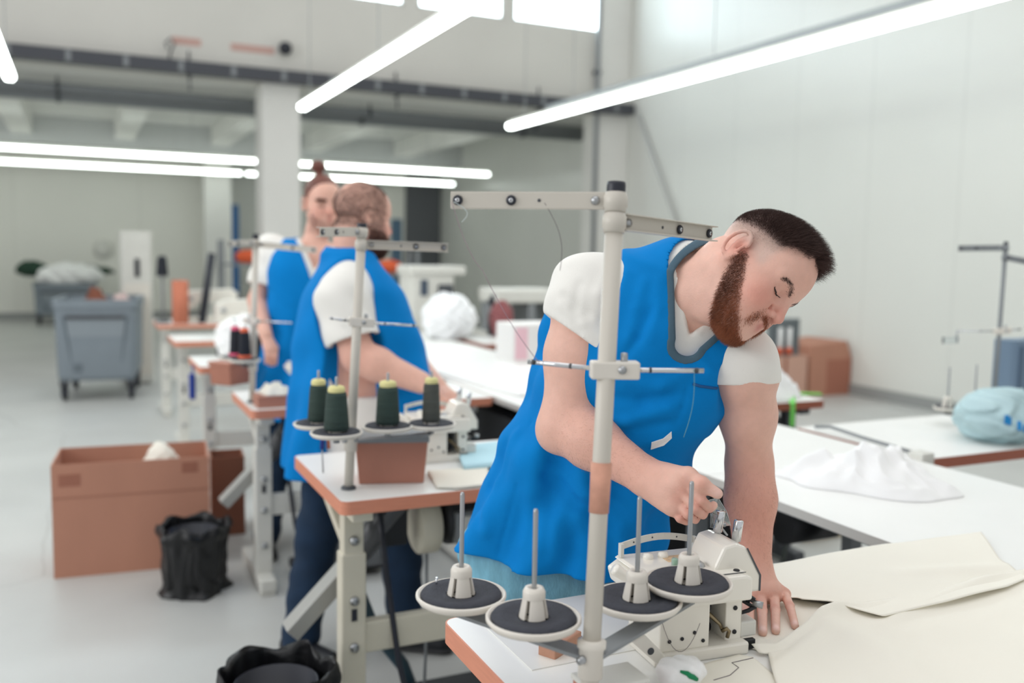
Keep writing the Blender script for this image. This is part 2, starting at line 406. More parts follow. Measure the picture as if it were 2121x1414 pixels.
def smax(a, b, k): return -smin(-a, -b, k)
def f_cone(p, a, b, ra, rb, flat=None):
    """tapered limb; flat = (direction, ratio) squeezes the section along a direction"""
    a = np.asarray(a, float); b = np.asarray(b, float); ba = b - a; L2 = float(ba @ ba)
    q = [p[i] - np.float32(a[i]) for i in range(3)]
    t = np.clip((q[0] * ba[0] + q[1] * ba[1] + q[2] * ba[2]) / L2, 0, 1)
    v = [q[i] - t * np.float32(ba[i]) for i in range(3)]
    r2 = v[0] ** 2 + v[1] ** 2 + v[2] ** 2
    if flat is not None:
        f = np.asarray(flat[0], float); f = f / np.linalg.norm(f); e = v[0] * f[0] + v[1] * f[1] + v[2] * f[2]
        r2 = r2 + e * e * (1 / flat[1] ** 2 - 1)
        return (np.sqrt(np.maximum(r2, 1e-12)) - (ra + (rb - ra) * t)) * (.5 + .5 * min(1, flat[1]))
    return np.sqrt(np.maximum(r2, 1e-12)) - (ra + (rb - ra) * t)
def f_ell(p, c, r, R=None):
    q = [p[i] - np.float32(c[i]) for i in range(3)]
    if R is not None: q = [q[0] * R[0][i] + q[1] * R[1][i] + q[2] * R[2][i] for i in range(3)]   # columns of R are the axes
    k0 = np.sqrt(sum((q[i] / np.float32(r[i])) ** 2 for i in range(3))); k1 = np.sqrt(sum((q[i] / np.float32(r[i] ** 2)) ** 2 for i in range(3)))
    return k0 * (k0 - 1) / np.maximum(k1, 1e-6)
def cone(g, a, b, ra, rb, k=.02, flat=None, op='put'):
    m = max(ra, rb) * 1.05 + k + 2 * g.h; a = np.asarray(a, float); b = np.asarray(b, float)
    sl, p = g.sub(np.minimum(a, b) - m, np.maximum(a, b) + m)
    if p[0].size and p[1].size and p[2].size: getattr(g, op)(sl, f_cone(p, a, b, ra, rb, flat), k)
def ball(g, c, r, k=.02, R=None, op='put'):
    r = (r, r, r) if np.isscalar(r) else r; m = max(r) * 1.05 + k + 2 * g.h; c = np.asarray(c, float)
    sl, p = g.sub(c - m, c + m)
    if p[0].size and p[1].size and p[2].size: getattr(g, op)(sl, f_ell(p, c, r, R), k)
def chain(g, pts, rs, k=.02, flat=None):
    for i in range(len(pts) - 1): cone(g, pts[i], pts[i + 1], rs[i], rs[i + 1], k, flat)
def surface_nets(g, lo=None):
    D = g.d; s = D < 0; nx, ny, nz = D.shape
    c = np.zeros((nx - 1, ny - 1, nz - 1), np.uint8)
    for i in (0, 1):
        for j in (0, 1):
            for k in (0, 1): c += s[i:nx - 1 + i, j:ny - 1 + j, k:nz - 1 + k]
    idx = np.argwhere((c > 0) & (c < 8)); N = len(idx)
    I = np.full(c.shape, -1, np.int32); I[tuple(idx.T)] = np.arange(N)
    acc = np.zeros((N, 3)); cnt = np.zeros(N); off = [(i, j, k) for i in (0, 1) for j in (0, 1) for k in (0, 1)]
    val = {o: D[idx[:, 0] + o[0], idx[:, 1] + o[1], idx[:, 2] + o[2]].astype(float) for o in off}
    for a in off:
        for ax in range(3):
            if a[ax] == 0:
                b = list(a); b[ax] = 1; b = tuple(b); va, vb = val[a], val[b]; m = (va < 0) != (vb < 0)
                t = np.where(m, va / np.where(m, va - vb, 1), 0)
                for q in range(3): acc[:, q] += np.where(m, a[q] + (t if q == ax else 0), 0)
                cnt += m
    V = g.lo + g.h * (idx + acc / cnt[:, None])
    F = []
    for ax in range(3):
        u, w = [(1, 2), (2, 0), (0, 1)][ax]
        a = s; A = np.take(s, range(s.shape[ax] - 1), ax); B = np.take(s, range(1, s.shape[ax]), ax)
        e = np.argwhere(A != B); e = e[(e[:, u] > 0) & (e[:, w] > 0) & (e[:, u] < s.shape[u] - 1) & (e[:, w] < s.shape[w] - 1)]
        fl = A[tuple(e.T)]
        def at(du, dw):
            q = e.copy(); q[:, u] -= du; q[:, w] -= dw; return I[tuple(q.T)]
        qd = np.stack([at(1, 1), at(0, 1), at(0, 0), at(1, 0)], 1)
        qd[~fl] = qd[~fl][:, ::-1]; F.append(qd)
    F = np.concatenate(F)
    return V, F[(F >= 0).all(1)]
def relax(V, F, n=2, w=.5):
    E = np.concatenate([F[:, [0, 1]], F[:, [1, 2]], F[:, [2, 3]], F[:, [3, 0]]]); E = np.concatenate([E, E[:, ::-1]])
    deg = np.bincount(E[:, 0], minlength=len(V))[:, None]
    for _ in range(n):
        A = np.stack([np.bincount(E[:, 0], V[E[:, 1], q], len(V)) for q in range(3)], 1) / np.maximum(deg, 1); V = V + w * (A - V)
    return V
def normals(V, F):
    n = np.cross(V[F[:, 2]] - V[F[:, 0]], V[F[:, 3]] - V[F[:, 1]]); N = np.zeros_like(V)
    for c in range(4):
        for q in range(3): N[:, q] += np.bincount(F[:, c], n[:, q], len(V))
    return N / np.maximum(np.linalg.norm(N, axis=1, keepdims=True), 1e-9)
def largest(V, F):
    """drop stray crumbs: keep the biggest connected piece"""
    lab = np.arange(len(V))
    while True:
        m = lab[F].min(1); new = lab.copy()
        for c in range(4): np.minimum.at(new, F[:, c], m)
        new = new[new]
        if (new == lab).all(): break
        lab = new
    big = np.bincount(lab).argmax(); keep = lab == big; mp = np.cumsum(keep) - 1
    return V[keep], mp[F[keep[F[:, 0]]]]
def mesh_np(name, V, F, m, parent=None, origin=(0, 0, 0), tint=None, label=None):
    me = bpy.data.meshes.new(name); V = np.asarray(V) - np.asarray(origin); k = F.shape[1]
    me.vertices.add(len(V)); me.vertices.foreach_set('co', V.astype(np.float32).ravel())
    me.loops.add(F.size); me.loops.foreach_set('vertex_index', F.astype(np.int32).ravel())
    me.polygons.add(len(F)); me.polygons.foreach_set('loop_start', np.arange(0, F.size, k, dtype=np.int32))
    me.polygons.foreach_set('use_smooth', np.ones(len(F), bool))
    me.update(calc_edges=True); me.validate()
    if tint is not None:
        at = me.attributes.new('tint', 'FLOAT_COLOR', 'POINT'); c = np.ones((len(V), 4), np.float32); c[:, :3] = tint; at.data.foreach_set('color', c.ravel())
    o = bpy.data.objects.new(name, me); COL.objects.link(o); me.materials.append(m)
    if parent is not None: o.parent = parent
    if label: o['label'] = label
    return o
def skin_grid(g, n=2, w=.5, big=True):
    V, F = surface_nets(g)
    if big: V, F = largest(V, F)
    return relax(V, F, n, w), F
def strands(name, roots, dirs, length, r, m, parent, origin, bend=None, jit=.25, seg=3, label=None):
    """fine tapering hairs as three-sided slivers, one mesh"""
    n = len(roots); L = np.broadcast_to(np.asarray(length, float), (n,)) * rng.uniform(.7, 1.2, n)
    d = dirs + rng.normal(0, jit, (n, 3)); d /= np.linalg.norm(d, axis=1, keepdims=True)
    u = np.cross(d, rng.normal(size=(n, 3))); u /= np.maximum(np.linalg.norm(u, axis=1, keepdims=True), 1e-6); w = np.cross(d, u)
    bd = np.zeros((n, 3)) if bend is None else bend
    V = np.zeros((n, seg + 1, 3, 3)); 
    for i in range(seg + 1):
        t = i / seg; c = roots + d * (L * t)[:, None] + bd * (L * t * t)[:, None]; rr = r * (1 - .8 * t)
        for k in range(3):
            a = 2 * math.pi * k / 3; V[:, i, k] = c + rr * (u * math.cos(a) + w * math.sin(a))
    base = (np.arange(n) * (seg + 1) * 3)[:, None]; Q = []
    for i in range(seg):
        for k in range(3): Q.append([i * 3 + k, i * 3 + (k + 1) % 3, (i + 1) * 3 + (k + 1) % 3, (i + 1) * 3 + k])
    Fq = (base[:, None, :] + np.array(Q)[None]).reshape(-1, 4)
    o = mesh_np(name, V.reshape(-1, 3), Fq, m, parent, origin, label=label); return o
def scatter(V, N, mask, count):
    """random points on the masked part of a skin, weighted by the mask"""
    p = mask / mask.sum(); i = rng.choice(len(V), count, p=p); t = rng.normal(0, .0016, (count, 3)); t -= N[i] * (t * N[i]).sum(1, keepdims=True)
    return V[i] + t - N[i] * .0006, N[i], i
def surf(g, px, py, d0=1.2, d1=2.6):
    """first point of a grown solid met along the line of sight of a pixel"""
    t = np.arange(d0, d1, g.h * .5); P = CAM + ray(px, py) * t[:, None]; i = np.round((P - g.lo) / g.h).astype(int)
    ok = ((i >= 0) & (i < g.n)).all(1); v = np.ones(len(t)); j = i[ok]; v[ok] = g.d[j[:, 0], j[:, 1], j[:, 2]]
    h = np.where(v < 0)[0]
    return P[h[0]] if len(h) else None
def unit(v): v = np.asarray(v, float); return v / np.linalg.norm(v)
def crease(g, pts, w, amp):
    """push a ridge (amp > 0) or a groove along a line of points into a grown solid"""
    for a, b in zip(pts[:-1], pts[1:]):
        m = 3 * w; sl, p = g.sub(np.minimum(a, b) - m, np.maximum(a, b) + m)
        if g.d[sl].size: g.d[sl] -= (amp * np.exp(-(np.maximum(f_cone(p, a, b, 0, 0), 0) / w) ** 2)).astype(np.float32)
def sstep(a, b, x): t = np.clip((x - a) / (b - a), 0, 1); return t * t * (3 - 2 * t)
class Head:
    """head frame: c between the ears, F forward, U up, L towards the person's left"""
    def __init__(s, c, F, U, sc=1.):
        s.c = np.asarray(c, float); s.F = unit(F); U = np.asarray(U, float); s.U = unit(U - s.F * (U @ s.F)); s.L = np.cross(s.U, s.F); s.sc = sc
    def w(s, f, l, u): return s.c + s.sc * (s.F * f + s.L * l + s.U * u)
    def loc(s, P):
        q = (P - s.c) / s.sc; return q @ s.F, q @ s.L, q @ s.U
    def front(s, g, l, u, off=0.):
        """the face's surface point at (l, u), met from in front"""
        f = np.arange(.14, .02, -.0006); P = s.c + s.sc * (f[:, None] * s.F + s.L * l + s.U * u); i = np.round((P - g.lo) / g.h).astype(int)
        v = g.d[i[:, 0], i[:, 1], i[:, 2]]; h = np.where(v < g.h * .3)[0][0]; return P[h] + s.F * off
    def R(s): return np.stack([s.F, s.L, s.U], 1)
    def build(s, g, jaw=1., nose=1., detail=True):
        sc = s.sc; R = s.R()
        def E(c, r, k=.015, op='put', rot=None): ball(g, s.w(*c), [v * sc for v in r], k * sc, R if rot is None else R @ rot, op)
        def C(a, b, ra, rb, k=.012, op='put', flat=None): cone(g, s.w(*a), s.w(*b), ra * sc, rb * sc, k * sc, flat, op)
        E((-.006, 0, .050), (.099, .077, .086), 0)                        # braincase
        E((.050, 0, .040), (.052, .064, .066), .03)                       # forehead
        E((.050, 0, -.035), (.052, .060, .078), .03)                      # mid face
        for q in (1, -1):
            C((.000, q * .056, -.048), (.070, q * .026, -.094), .020, .018, .03)   # jaw line
            C((.004, q * .062, -.005), (.062, q * .050, -.020), .014, .018, .03)   # cheekbone arch
            E((.070, q * .036, -.045), (.024, .022, .030), .03)                     # cheek
            C((.0895, q * .012, .030), (.0755, q * .050, .030), .012, .010, .012)    # brow ridge
        E((.080, 0, -.094), (.022, .026, .018), .025)                     # chin
        E((.078, 0, -.066), (.026, .030, .030), .02)                      # muzzle
        for q in (1, -1):
            E((.101, q * .034, .007), (.018, .018, .0135), .012, 'cut')            # eye socket
            E((.0765, q * .0335, .005), (.0150, .0160, .0140), .002)                # eyeball under its lid
            C((.0880, q * .020, .0165), (.0820, q * .047, .0145), .0040, .0040, .004) # upper lid fold
            C((.0945, q * .022, .0115), (.0870, q * .048, .0105), .0022, .0022, .0015, 'cut')
            C((.086, q * .021, -.004), (.0815, q * .045, -.005), .0034, .0034, .006)
        C((.094, 0, .026), (.115 * nose, 0, -.018), .0075, .0090, .010)   # nose
        E((.1165 * nose, 0, -.0235), (.0120, .0105, .0100), .006)
        for q in (1, -1): E((.105, q * .0140, -.0285), (.0125, .0075, .0085), .003)
        for q in (1, -1): E((.109, q * .0075, -.0360), (.0058, .0040, .0034), .002, 'cut')
        for q in (1, -1): C((.096, q * .021, -.022), (.088, q * .033, -.048), .0035, .003, .008, 'cut')   # crease beside the nose
        C((.1020, -.015, -.0535), (.1020, .015, -.0535), .0058, .0058, .005)  # lips
        C((.0995, -.013, -.0660), (.0995, .013, -.0660), .0066, .0066, .005)
        C((.111, -.024, -.0598), (.111, .024, -.0598), .0042, .0042, .002, 'cut')
        for q in (1, -1):
            # ear: flattened bowl with a raised rim, hollow and lobe
            rot = np.array(Matrix.Rotation(q * .42, 3, 'Z') @ Matrix.Rotation(-.2, 3, 'Y'))
            E((-.012, q * .083, .002), (.0185, .0085, .032), .004, rot=rot)
            E((-.006, q * .094, .004), (.0130, .0105, .021), .003, 'cut', rot=rot)
            C((-.004, q * .082, -.004), (-.002, q * .080, .004), .006, .006, .004, 'cut')
            E((-.010, q * .084, -.024), (.0105, .0065, .0105), .005, rot=rot)
            pts = [s.w(-.010 + .0185 * math.sin(a) - .007, q * (.088 + .004 * math.sin(-a)), .004 + .031 * math.cos(a)) for a in np.linspace(-3.4, 1.2, 12)]
            chain(g, pts, [.0040 * sc] * 12, .0015)
            C((-.006, q * .086, -.010), (-.004, q * .087, .012), .004, .003, .003)
# ------------------------------------------------------------------ the man leaning over the machine
def skin_tone(name='skin'):
    return mat(name, (222, 172, 152), .52, noise=.035, nscale=60, bump=.1, bscale=260, spec=.35, sub=.12, vcol=True)
SKIN = skin_tone()
hair_dark = mat('dark brown hair', (82, 62, 57), .6, noise=.2, nscale=40)
beard_m = mat('auburn beard hair', (150, 90, 62), .6, noise=.3, nscale=30)
beard_d = mat('dark beard hair', (96, 62, 52), .6, noise=.3, nscale=30)
auburn = mat('auburn hair', (104, 58, 46), .5, noise=.3, nscale=30)
lash = mat('lash', (40, 28, 26), .6)
class Torso:
    """pelvis-to-neck frame; the section centre and half widths are tables along t (0 pelvis .. 1 neck base)"""
    def __init__(s, O, N, side, tab):
        s.O = np.asarray(O, float); s.T = np.asarray(N, float) - s.O; s.len = np.linalg.norm(s.T); s.T /= s.len
        side = np.asarray(side, float); s.S = unit(side - s.T * (side @ s.T)); s.N = np.cross(s.S, s.T)
        s.tab = np.array(tab, float)    # rows: t, centre along S, centre along N, half width S, half depth N
    def coords(s, p):
        q = [p[i] - np.float32(s.O[i]) for i in range(3)]
        return tuple(sum(q[i] * np.float32(e[i]) for i in range(3)) for e in (s.T, s.S, s.N))
    def look(s, t, col):
        x, y = s.tab[:, 0] * s.len, s.tab[:, col]
        return np.interp(t, np.linspace(x[0], x[-1], 200), _smooth(np.interp(np.linspace(x[0], x[-1], 200), x, y)))
    def pt(s, t, u=0, v=0):
        """world point at fraction t, offsets u, v as fractions of the half widths"""
        tt = t * s.len; g = lambda c: float(s.look(np.array([tt]), c)[0])
        return s.O + s.T * tt + s.S * (g(1) + u * g(3)) + s.N * (g(2) + v * g(4))
    def field(s, p, grow=0., folds=None, p_exp=2.3):
        t, u, v = s.coords(p); a = s.look(t, 3).astype(np.float32) + grow; b = s.look(t, 4).astype(np.float32) + grow
        uu = u - s.look(t, 1).astype(np.float32); vv = v - s.look(t, 2).astype(np.float32)
        if folds is not None:
            w = folds(t, uu, vv); a = a + w; b = b + w
        r = (np.abs(uu / a) ** p_exp + np.abs(vv / b) ** p_exp) ** (1 / p_exp)
        d = (r - 1) * np.minimum(a, b)
        t0, t1 = s.tab[0, 0] * s.len, s.tab[-1, 0] * s.len
        return np.maximum(d, np.maximum(t0 - t, t - t1)), t, uu, vv
def _smooth(y, n=12):
    k = np.hanning(2 * n + 3)[1:-1]; k /= k.sum(); return np.convolve(np.pad(y, n, 'edge'), k, 'valid')
def plane_keep(g, sl, p, o, n, k=0.):
    """cut away everything on the +n side of a plane"""
    n = unit(n); g.cut(sl, -(sum((p[i] - np.float32(o[i])) * np.float32(n[i]) for i in range(3))), k)
def tree_tint(V, base, spots):
    """skin colour with soft natural blotches: rows of centre, radius, colour, strength"""
    c = np.tile(np.array(lin(base)), (len(V), 1))
    for ctr, r, col, st in spots:
        w = st * np.exp(-((V - np.asarray(ctr)) ** 2).sum(1) / (r * r)); c = c * (1 - w[:, None]) + np.array(lin(col)) * w[:, None]
    return c
def finger(g, pts, r0, r1, k=.004):
    n = len(pts); rs = np.linspace(r0, r1, n); chain(g, pts, list(rs), k)

# --- joints
HD = Head(dep(1551, 566, 1.735), RIGHT * .50 - UP * .68 + BACK * .60, RIGHT * .81 + UP * .585 + BACK * .05, .96)
pelv = dep(1165, 1110, 2.02); neckb = dep(1398, 590, 1.83)
shR = dep(1218, 622, 1.86); elR = dep(1172, 878, 1.84); wrR = dep(1346, 992, 1.70)
shL = dep(1546, 768, 1.80); elL = dep(1552, 965, 1.89); wrL = onz(1560, 1180, .893)
TT = Torso(pelv, neckb, shL - shR, [
    (-.22, -.005, .01, .205, .150), (0, 0, .0, .178, .130), (.25, 0, -.005, .160, .118), (.45, .002, -.005, .158, .115), (.65, .005, 0, .172, .118),
    (.82, .008, .0, .185, .108), (.93, .01, -.005, .165, .085), (1.02, .01, -.012, .10, .062)])
lo = np.array([.42, .9, .60]); hi = np.array([1.62, 2.1, 1.62])
GB = Grid(lo, hi, .0026)
# trunk core (wholly under the clothes), shoulders, neck
sl, p = GB.sub(lo, hi)
GB.put(sl, (TT.field(p, -.022)[0]).astype(np.float32), 0)
del p
nb = HD.w(-.030, 0, -.045)
cone(GB, TT.pt(.90), nb, .066, .054, .05); cone(GB, TT.pt(.97, 0, .2), HD.w(-.005, 0, -.075), .05, .048, .03)
cone(GB, TT.pt(.90, 0, -.25), HD.w(-.048, 0, -.03), .050, .036, .05); ball(GB, HD.w(-.052, 0, .0), .030, .06)
for q, sh in ((-1, shR), (1, shL)):
    cone(GB, TT.pt(1.0, q * .1, -.1), sh, .050, .052, .05)
# sternomastoid cords and throat
cone(GB, HD.w(-.02, -.062, -.03), TT.pt(1.03, -.10, .75), .017, .013, .02)
ball(GB, HD.w(.012, 0, -.112), .017, .02)
# arms
def arm(g, sh, el, wr, ru, re, rf, rw, k=.03, wflat=None):
    m1 = sh + (el - sh) * .45
    cone(g, sh, m1, ru * 1.03, ru, k); cone(g, m1, el, ru, re, k)
    m2 = el + (wr - el) * .32
    cone(g, el, m2, re, rf, k); cone(g, m2, wr, rf, rw, k, wflat)
back_of_hand = unit(UP * .55 + BACK * .7 - RIGHT * .2)
arm(GB, shR, elR, wrR, .064, .049, .051, .033)
ball(GB, elR + (elR - shR) * .03 - UP * .012 - RIGHT * .018, .034, .03)
arm(GB, shL, elL, wrL, .052, .043, .0475, .0345)
ball(GB, shR, .060, .04); ball(GB, shL, .048, .04)
HD.build(GB)

# --- right hand, pinching the clear guard: palm then four curled fingers and a thumb
def hp(px, py, d): return dep(px, py, d)
P = [hp(1362, 992, 1.69), hp(1428, 1008, 1.645)]
cone(GB, wrR, hp(1392, 1012, 1.672), .034, .040, .02, (back_of_hand, .72))
cone(GB, hp(1385, 1000, 1.672), hp(1418, 996, 1.645), .034, .026, .02, (back_of_hand, .75))
cone(GB, hp(1382, 1022, 1.675), hp(1398, 1046, 1.65), .030, .022, .018, (back_of_hand, .8))
fr = [
    ([(1424, 1000, 1.632), (1453, 1036, 1.612), (1470, 1052, 1.628), (1478, 1046, 1.645)], .0101, .0078),
    ([(1414, 1020, 1.638), (1440, 1054, 1.615), (1456, 1066, 1.632), (1462, 1056, 1.652)], .0096, .0075),
    ([(1404, 1037, 1.645), (1424, 1066, 1.623), (1440, 1076, 1.640), (1448, 1064, 1.660)], .0092, .0071),
    ([(1394, 1050, 1.655), (1408, 1074, 1.635), (1422, 1080, 1.650), (1432, 1070, 1.668)], .0085, .0064)]
for pts, r0, r1 in fr: finger(GB, [hp(*q) for q in pts], r0, r1, .0006)
for pts, r0, r1 in fr: ball(GB, hp(*pts[0]) + back_of_hand * .001, .0112, .005)
finger(GB, [hp(1390, 985, 1.668), hp(1425, 985, 1.632), hp(1452, 1002, 1.612), hp(1486, 1022, 1.606)], .0185, .0098, .008)
ball(GB, hp(1453, 1002, 1.611), .0125, .006)
# --- left hand, flat on the cloth
TZ = .83
def th(px, py, z): return onz(px, py, TZ + z)
kn = [(1549, 1240), (1577, 1238), (1604, 1236), (1625, 1230)]
tips = [(1554, 1302), (1580, 1309), (1607, 1306), (1647, 1296)]
cone(GB, wrL, th(1580, 1218, .036), .035, .034, .02, (UP, .8))
for a, r in zip(kn, (.0145, .015, .0145, .0130)): cone(GB, th(1575, 1205, .042), th(*a, .022), .022, r, .010)
for a, b, r in zip(kn, tips, (.0096, .0099, .0095, .0089)):
    A, B = th(*a, .022), th(*b, .009); m = A * .5 + B * .5 + np.array([0, 0, .007])
    finger(GB, [A, m, B], r * 1.08, r * .84, .0015)
    ball(GB, A, r * 1.2, .004); ball(GB, m, r * 1.05, .002)
finger(GB, [th(1548, 1205, .030), th(1536, 1240, .024), th(1548, 1288, .012)], .0135, .0095, .006)
V, F = skin_grid(GB, 2, .5)
NB = normals(V, F)
f_, l_, u_ = HD.loc(V); hr = np.sqrt(f_ ** 2 + l_ ** 2 + (u_ - .0) ** 2); inh = sstep(.19, .15, hr)
spots = [(HD.w(.075, q * .045, -.030), .034, (214, 124, 106), .70) for q in (1, -1)] + [(HD.w(.118, 0, -.022), .020, (212, 126, 110), .5), (HD.w(.09, 0, .06), .05, (226, 168, 148), .4)]
spots += [(HD.w(-.012, q * .09, .004), .034, (214, 134, 118), .6) for q in (1, -1)]
spots += [(HD.w(.104, 0, -.060), .0150, (190, 108, 100), .8)]
spots += [(wrL + (elL - wrL) * t, .09, (206, 138, 118), .45) for t in (.2, .5, .75)] + [(wrR + (elR - wrR) * t, .07, (212, 148, 128), .35) for t in (.1, .4, .8)]
for pts, r0, r1 in fr: spots += [(hp(*pts[1]), .013, (208, 132, 116), .5), (hp(*pts[2]), .012, (214, 140, 124), .5), (hp(*pts[0]) + back_of_hand * .01, .012, (212, 138, 122), .45)]
spots += [(hp(1486, 1020, 1.600), .012, (236, 200, 190), .6), (hp(1453, 1002, 1.60), .014, (210, 138, 120), .4)]
for a, b in zip(kn, tips):
    A, B = th(*a, .021), th(*b, .009); spots += [(A + np.array([0, 0, .012]), .013, (206, 134, 118), .5), (A * .5 + B * .5 + np.array([0, 0, .016]), .010, (206, 134, 118), .55), (B + np.array([0, 0, .008]), .0075, (242, 208, 200), .85)]
tint = tree_tint(V, (229, 184, 167), spots)
# shaved sides: a greyish cast of stubble on the scalp skin
side = inh * sstep(.055, .03, f_ + .0 * u_) * sstep(.005, .03, u_ + .25 * np.maximum(0, f_)) * sstep(-.135, -.09, f_)
tint = tint * (1 - .55 * side[:, None]) + np.array(lin((196, 178, 168))) * .55 * side[:, None]
thr = np.interp(f_, [-.11, -.085, -.06, -.012, .035, .055, .085, .10], [.046, .046, .046, .056, .060, .080, .092, .098]) + .010 * (np.abs(l_) < .04) * (f_ > .05) * (np.abs(l_) > .022)
root = inh * np.clip(.75 * sstep(-.006, .014, u_ - thr) + .30 * sstep(-.030, .0, u_ - thr) * sstep(.08, .06, f_), 0, .8)
tint = tint * (1 - root[:, None]) + np.array(lin((84, 64, 60))) * root[:, None]
# where the beard grows
line = .005 - 1.15 * (np.maximum(f_, 0) - .008)
bm = inh * sstep(.012, -.008, u_ - line) * sstep(-.006, .006, f_ - .004 - .42 * np.maximum(0, -u_ - .03)) * sstep(-.132, -.112, u_) * (u_ < .006)
lips = np.exp(-(((l_) / .021) ** 4 + ((u_ + .0600) / .0105) ** 4)) * (f_ > .08)
must = inh * np.exp(-(((u_ + .0445) / .0058) ** 2 + (l_ / .027) ** 4)) * (f_ > .075)
corner = inh * np.exp(-(((u_ + .058) / .016) ** 2 + ((np.abs(l_) - .031) / .008) ** 2)) * (f_ > .06)
soul = np.exp(-(((u_ + .083) / .006) ** 2 + ((np.abs(l_) - .015) / .007) ** 2)) * (f_ > .08)
bm = np.clip(np.maximum(np.maximum(bm, must), .8 * corner), 0, 1) * (1 - np.clip(1.5 * lips, 0, 1)) * (1 - .7 * soul)
tint = tint * (1 - .55 * bm[:, None]) + np.array(lin((128, 80, 62))) * .55 * bm[:, None]
man = thing('person', 'person in blue apron and white T-shirt leaning over the nearest white sewing machine', 'person', (pelv[0], pelv[1], 0))
MO = (pelv[0], pelv[1], 0)
mesh_np('body', V, F, SKIN, man, MO, tint)
# crown hair, sides fading out, brushed forward at the brow
thr = np.interp(f_, [-.11, -.085, -.06, -.012, .035, .055, .085, .10], [.046, .046, .046, .056, .060, .080, .092, .098]) + .010 * (np.abs(l_) < .04) * (f_ > .05) * (np.abs(l_) > .022)
top = inh * sstep(-.008, .020, u_ - thr)
r_, n_, i_ = scatter(V, NB, top ** 1.2 + 1e-9, 26000)
fr_ = sstep(-.02, .09, f_[i_]); d_ = n_ * (1 - .30 * fr_)[:, None] + HD.F * (.55 * fr_)[:, None] + HD.U * .15
strands('hair', r_, d_, .003 + (.004 + .017 * sstep(-.05, .075, f_[i_])) * top[i_], .00030, hair_dark, man, MO, bend=HD.F * .30, jit=.20)
fade = inh * sstep(-.034, .004, u_ - thr) * sstep(.080, .06, f_) * (1 - .5 * top)
r_, n_, i_ = scatter(V, NB, fade ** 1.9 + 1e-9, 15000)
strands('hair', r_, n_ * .35 + HD.F * .5 - HD.U * .3, .0024, .00015, hair_dark, man, MO, jit=.25, seg=2, label='short faded side hair')
r_, n_, i_ = scatter(V, NB, bm + 1e-9, 15000)
down = -HD.U * .55 + HD.F * .15
strands('beard', r_, n_ * .7 + down, .004 + .0045 * sstep(-.03, -.11, u_[i_]), .00024, beard_m, man, MO, bend=-HD.U * .3, jit=.35, label='auburn beard')
dk = bm * sstep(.07, .02, f_) + 1e-9
r_, n_, i_ = scatter(V, NB, dk, 6500)
strands('beard', r_, n_ * .75 + down, .004 + .004 * sstep(-.03, -.11, u_[i_]), .00024, beard_d, man, MO, bend=-HD.U * .25, jit=.35, label='darker beard along the jaw')
og = bm * sstep(.035, .085, f_ - .25 * u_) + 1e-9
r_, n_, i_ = scatter(V, NB, og, 5000)
strands('beard', r_, n_ * .8 + down, .004 + .003 * sstep(-.03, -.11, u_[i_]), .00024, mat('copper beard hair', (190, 118, 78), .6, noise=.3), man, MO, bend=-HD.U * .2, jit=.4, label='copper beard hair round the mouth and chin')
# brows and lashes
for q in (1, -1):
    bw = inh * np.exp(-(((u_ - .0290 + 2.2 * (l_ * q - .036) ** 2 * 8) / .0030) ** 2)) * ((l_ * q) > .013) * ((l_ * q) < .054) * (f_ > .05)
    r_, n_, i_ = scatter(V, NB, bw + 1e-12, 1300)
    strands('eyebrow', r_, n_ * .08 + HD.L * q * .9 - HD.F * .3 + HD.U * .1, .0045, .00020, hair_dark, man, MO, jit=.09, seg=2)
    ls = [HD.front(GB, q * x, .0035 - .0045 * math.sin((x - .0190) / .0325 * math.pi), .0006) for x in np.linspace(.0190, .0515, 10)]
    MB().tube(ls, [.0005, .0008, .0011, .0012, .0013, .0014, .0014, .0013, .0011, .0006], 6).xf(Matrix.Translation(-Vector(MO))).build('eyelashes', lash, man)
# fine dark hairs on the forearms
am = np.zeros(len(V))
for a, b in ((elL, wrL), (elR, wrR)):
    ax = b - a; t = ((V - a) @ ax) / (ax @ ax); dd = np.linalg.norm(V - (a + np.clip(t, 0, 1)[:, None] * ax), axis=1); am = np.maximum(am, (dd < .07) * sstep(.0, .25, t) * sstep(1.05, .85, t))
r_, n_, i_ = scatter(V, NB, am + 1e-9, 4200)
axd = np.where((np.linalg.norm(r_ - (elL + wrL) / 2, axis=1) < np.linalg.norm(r_ - (elR + wrR) / 2, axis=1))[:, None], unit(wrL - elL), unit(wrR - elR))
strands('arm_hair', r_, n_ * .4 + axd * .8, .007, .00009, mat('fine arm hair', (122, 80, 64), .6), man, MO, jit=.3, seg=2)

# --- T-shirt: chest under the apron, two sleeves, V neck
GS = Grid([.36, 1.15, .60], [1.62, 2.2, 1.62], .0044)
sl, p = GS.sub(GS.lo, GS.hi)
fold = lambda t, u, v: (.003 * np.sin(t * 38 + u * 16) * np.sin(u * 22 + t * 6)).astype(np.float32)
GS.put(sl, TT.field(p, .004, fold)[0].astype(np.float32))
for sh in (shR, shL):
    cone(GS, sh, TT.pt(.93, (-.4 if sh is shR else .4)), .066 if sh is shR else .048, .066, .04)
cone(GS, TT.pt(.9), TT.pt(1.02), .088, .082, .05)
GS_raw = GS.d.copy()
slh, ph = GS.sub(GS.lo, GS.hi); GS.cut(slh, (TT.coords(ph)[0] - np.float32(.22 * TT.len)).astype(np.float32)); del ph
for sh, el, r0, r1, L in ((shR, elR, .078, .081, .62), (shL, elL, .060, .0565, .62)):
    e = sh + (el - sh) * L; pq = GS.sub(sh - .25, sh + .25)
    wr = .0034 * np.sin(60 * (pq[1][0] * .7 + pq[1][2]) + 25 * pq[1][1])
    GS.put(pq[0], (f_cone(pq[1], sh - (el - sh) * .08, e, r0, r1) + wr).astype(np.float32), .045)
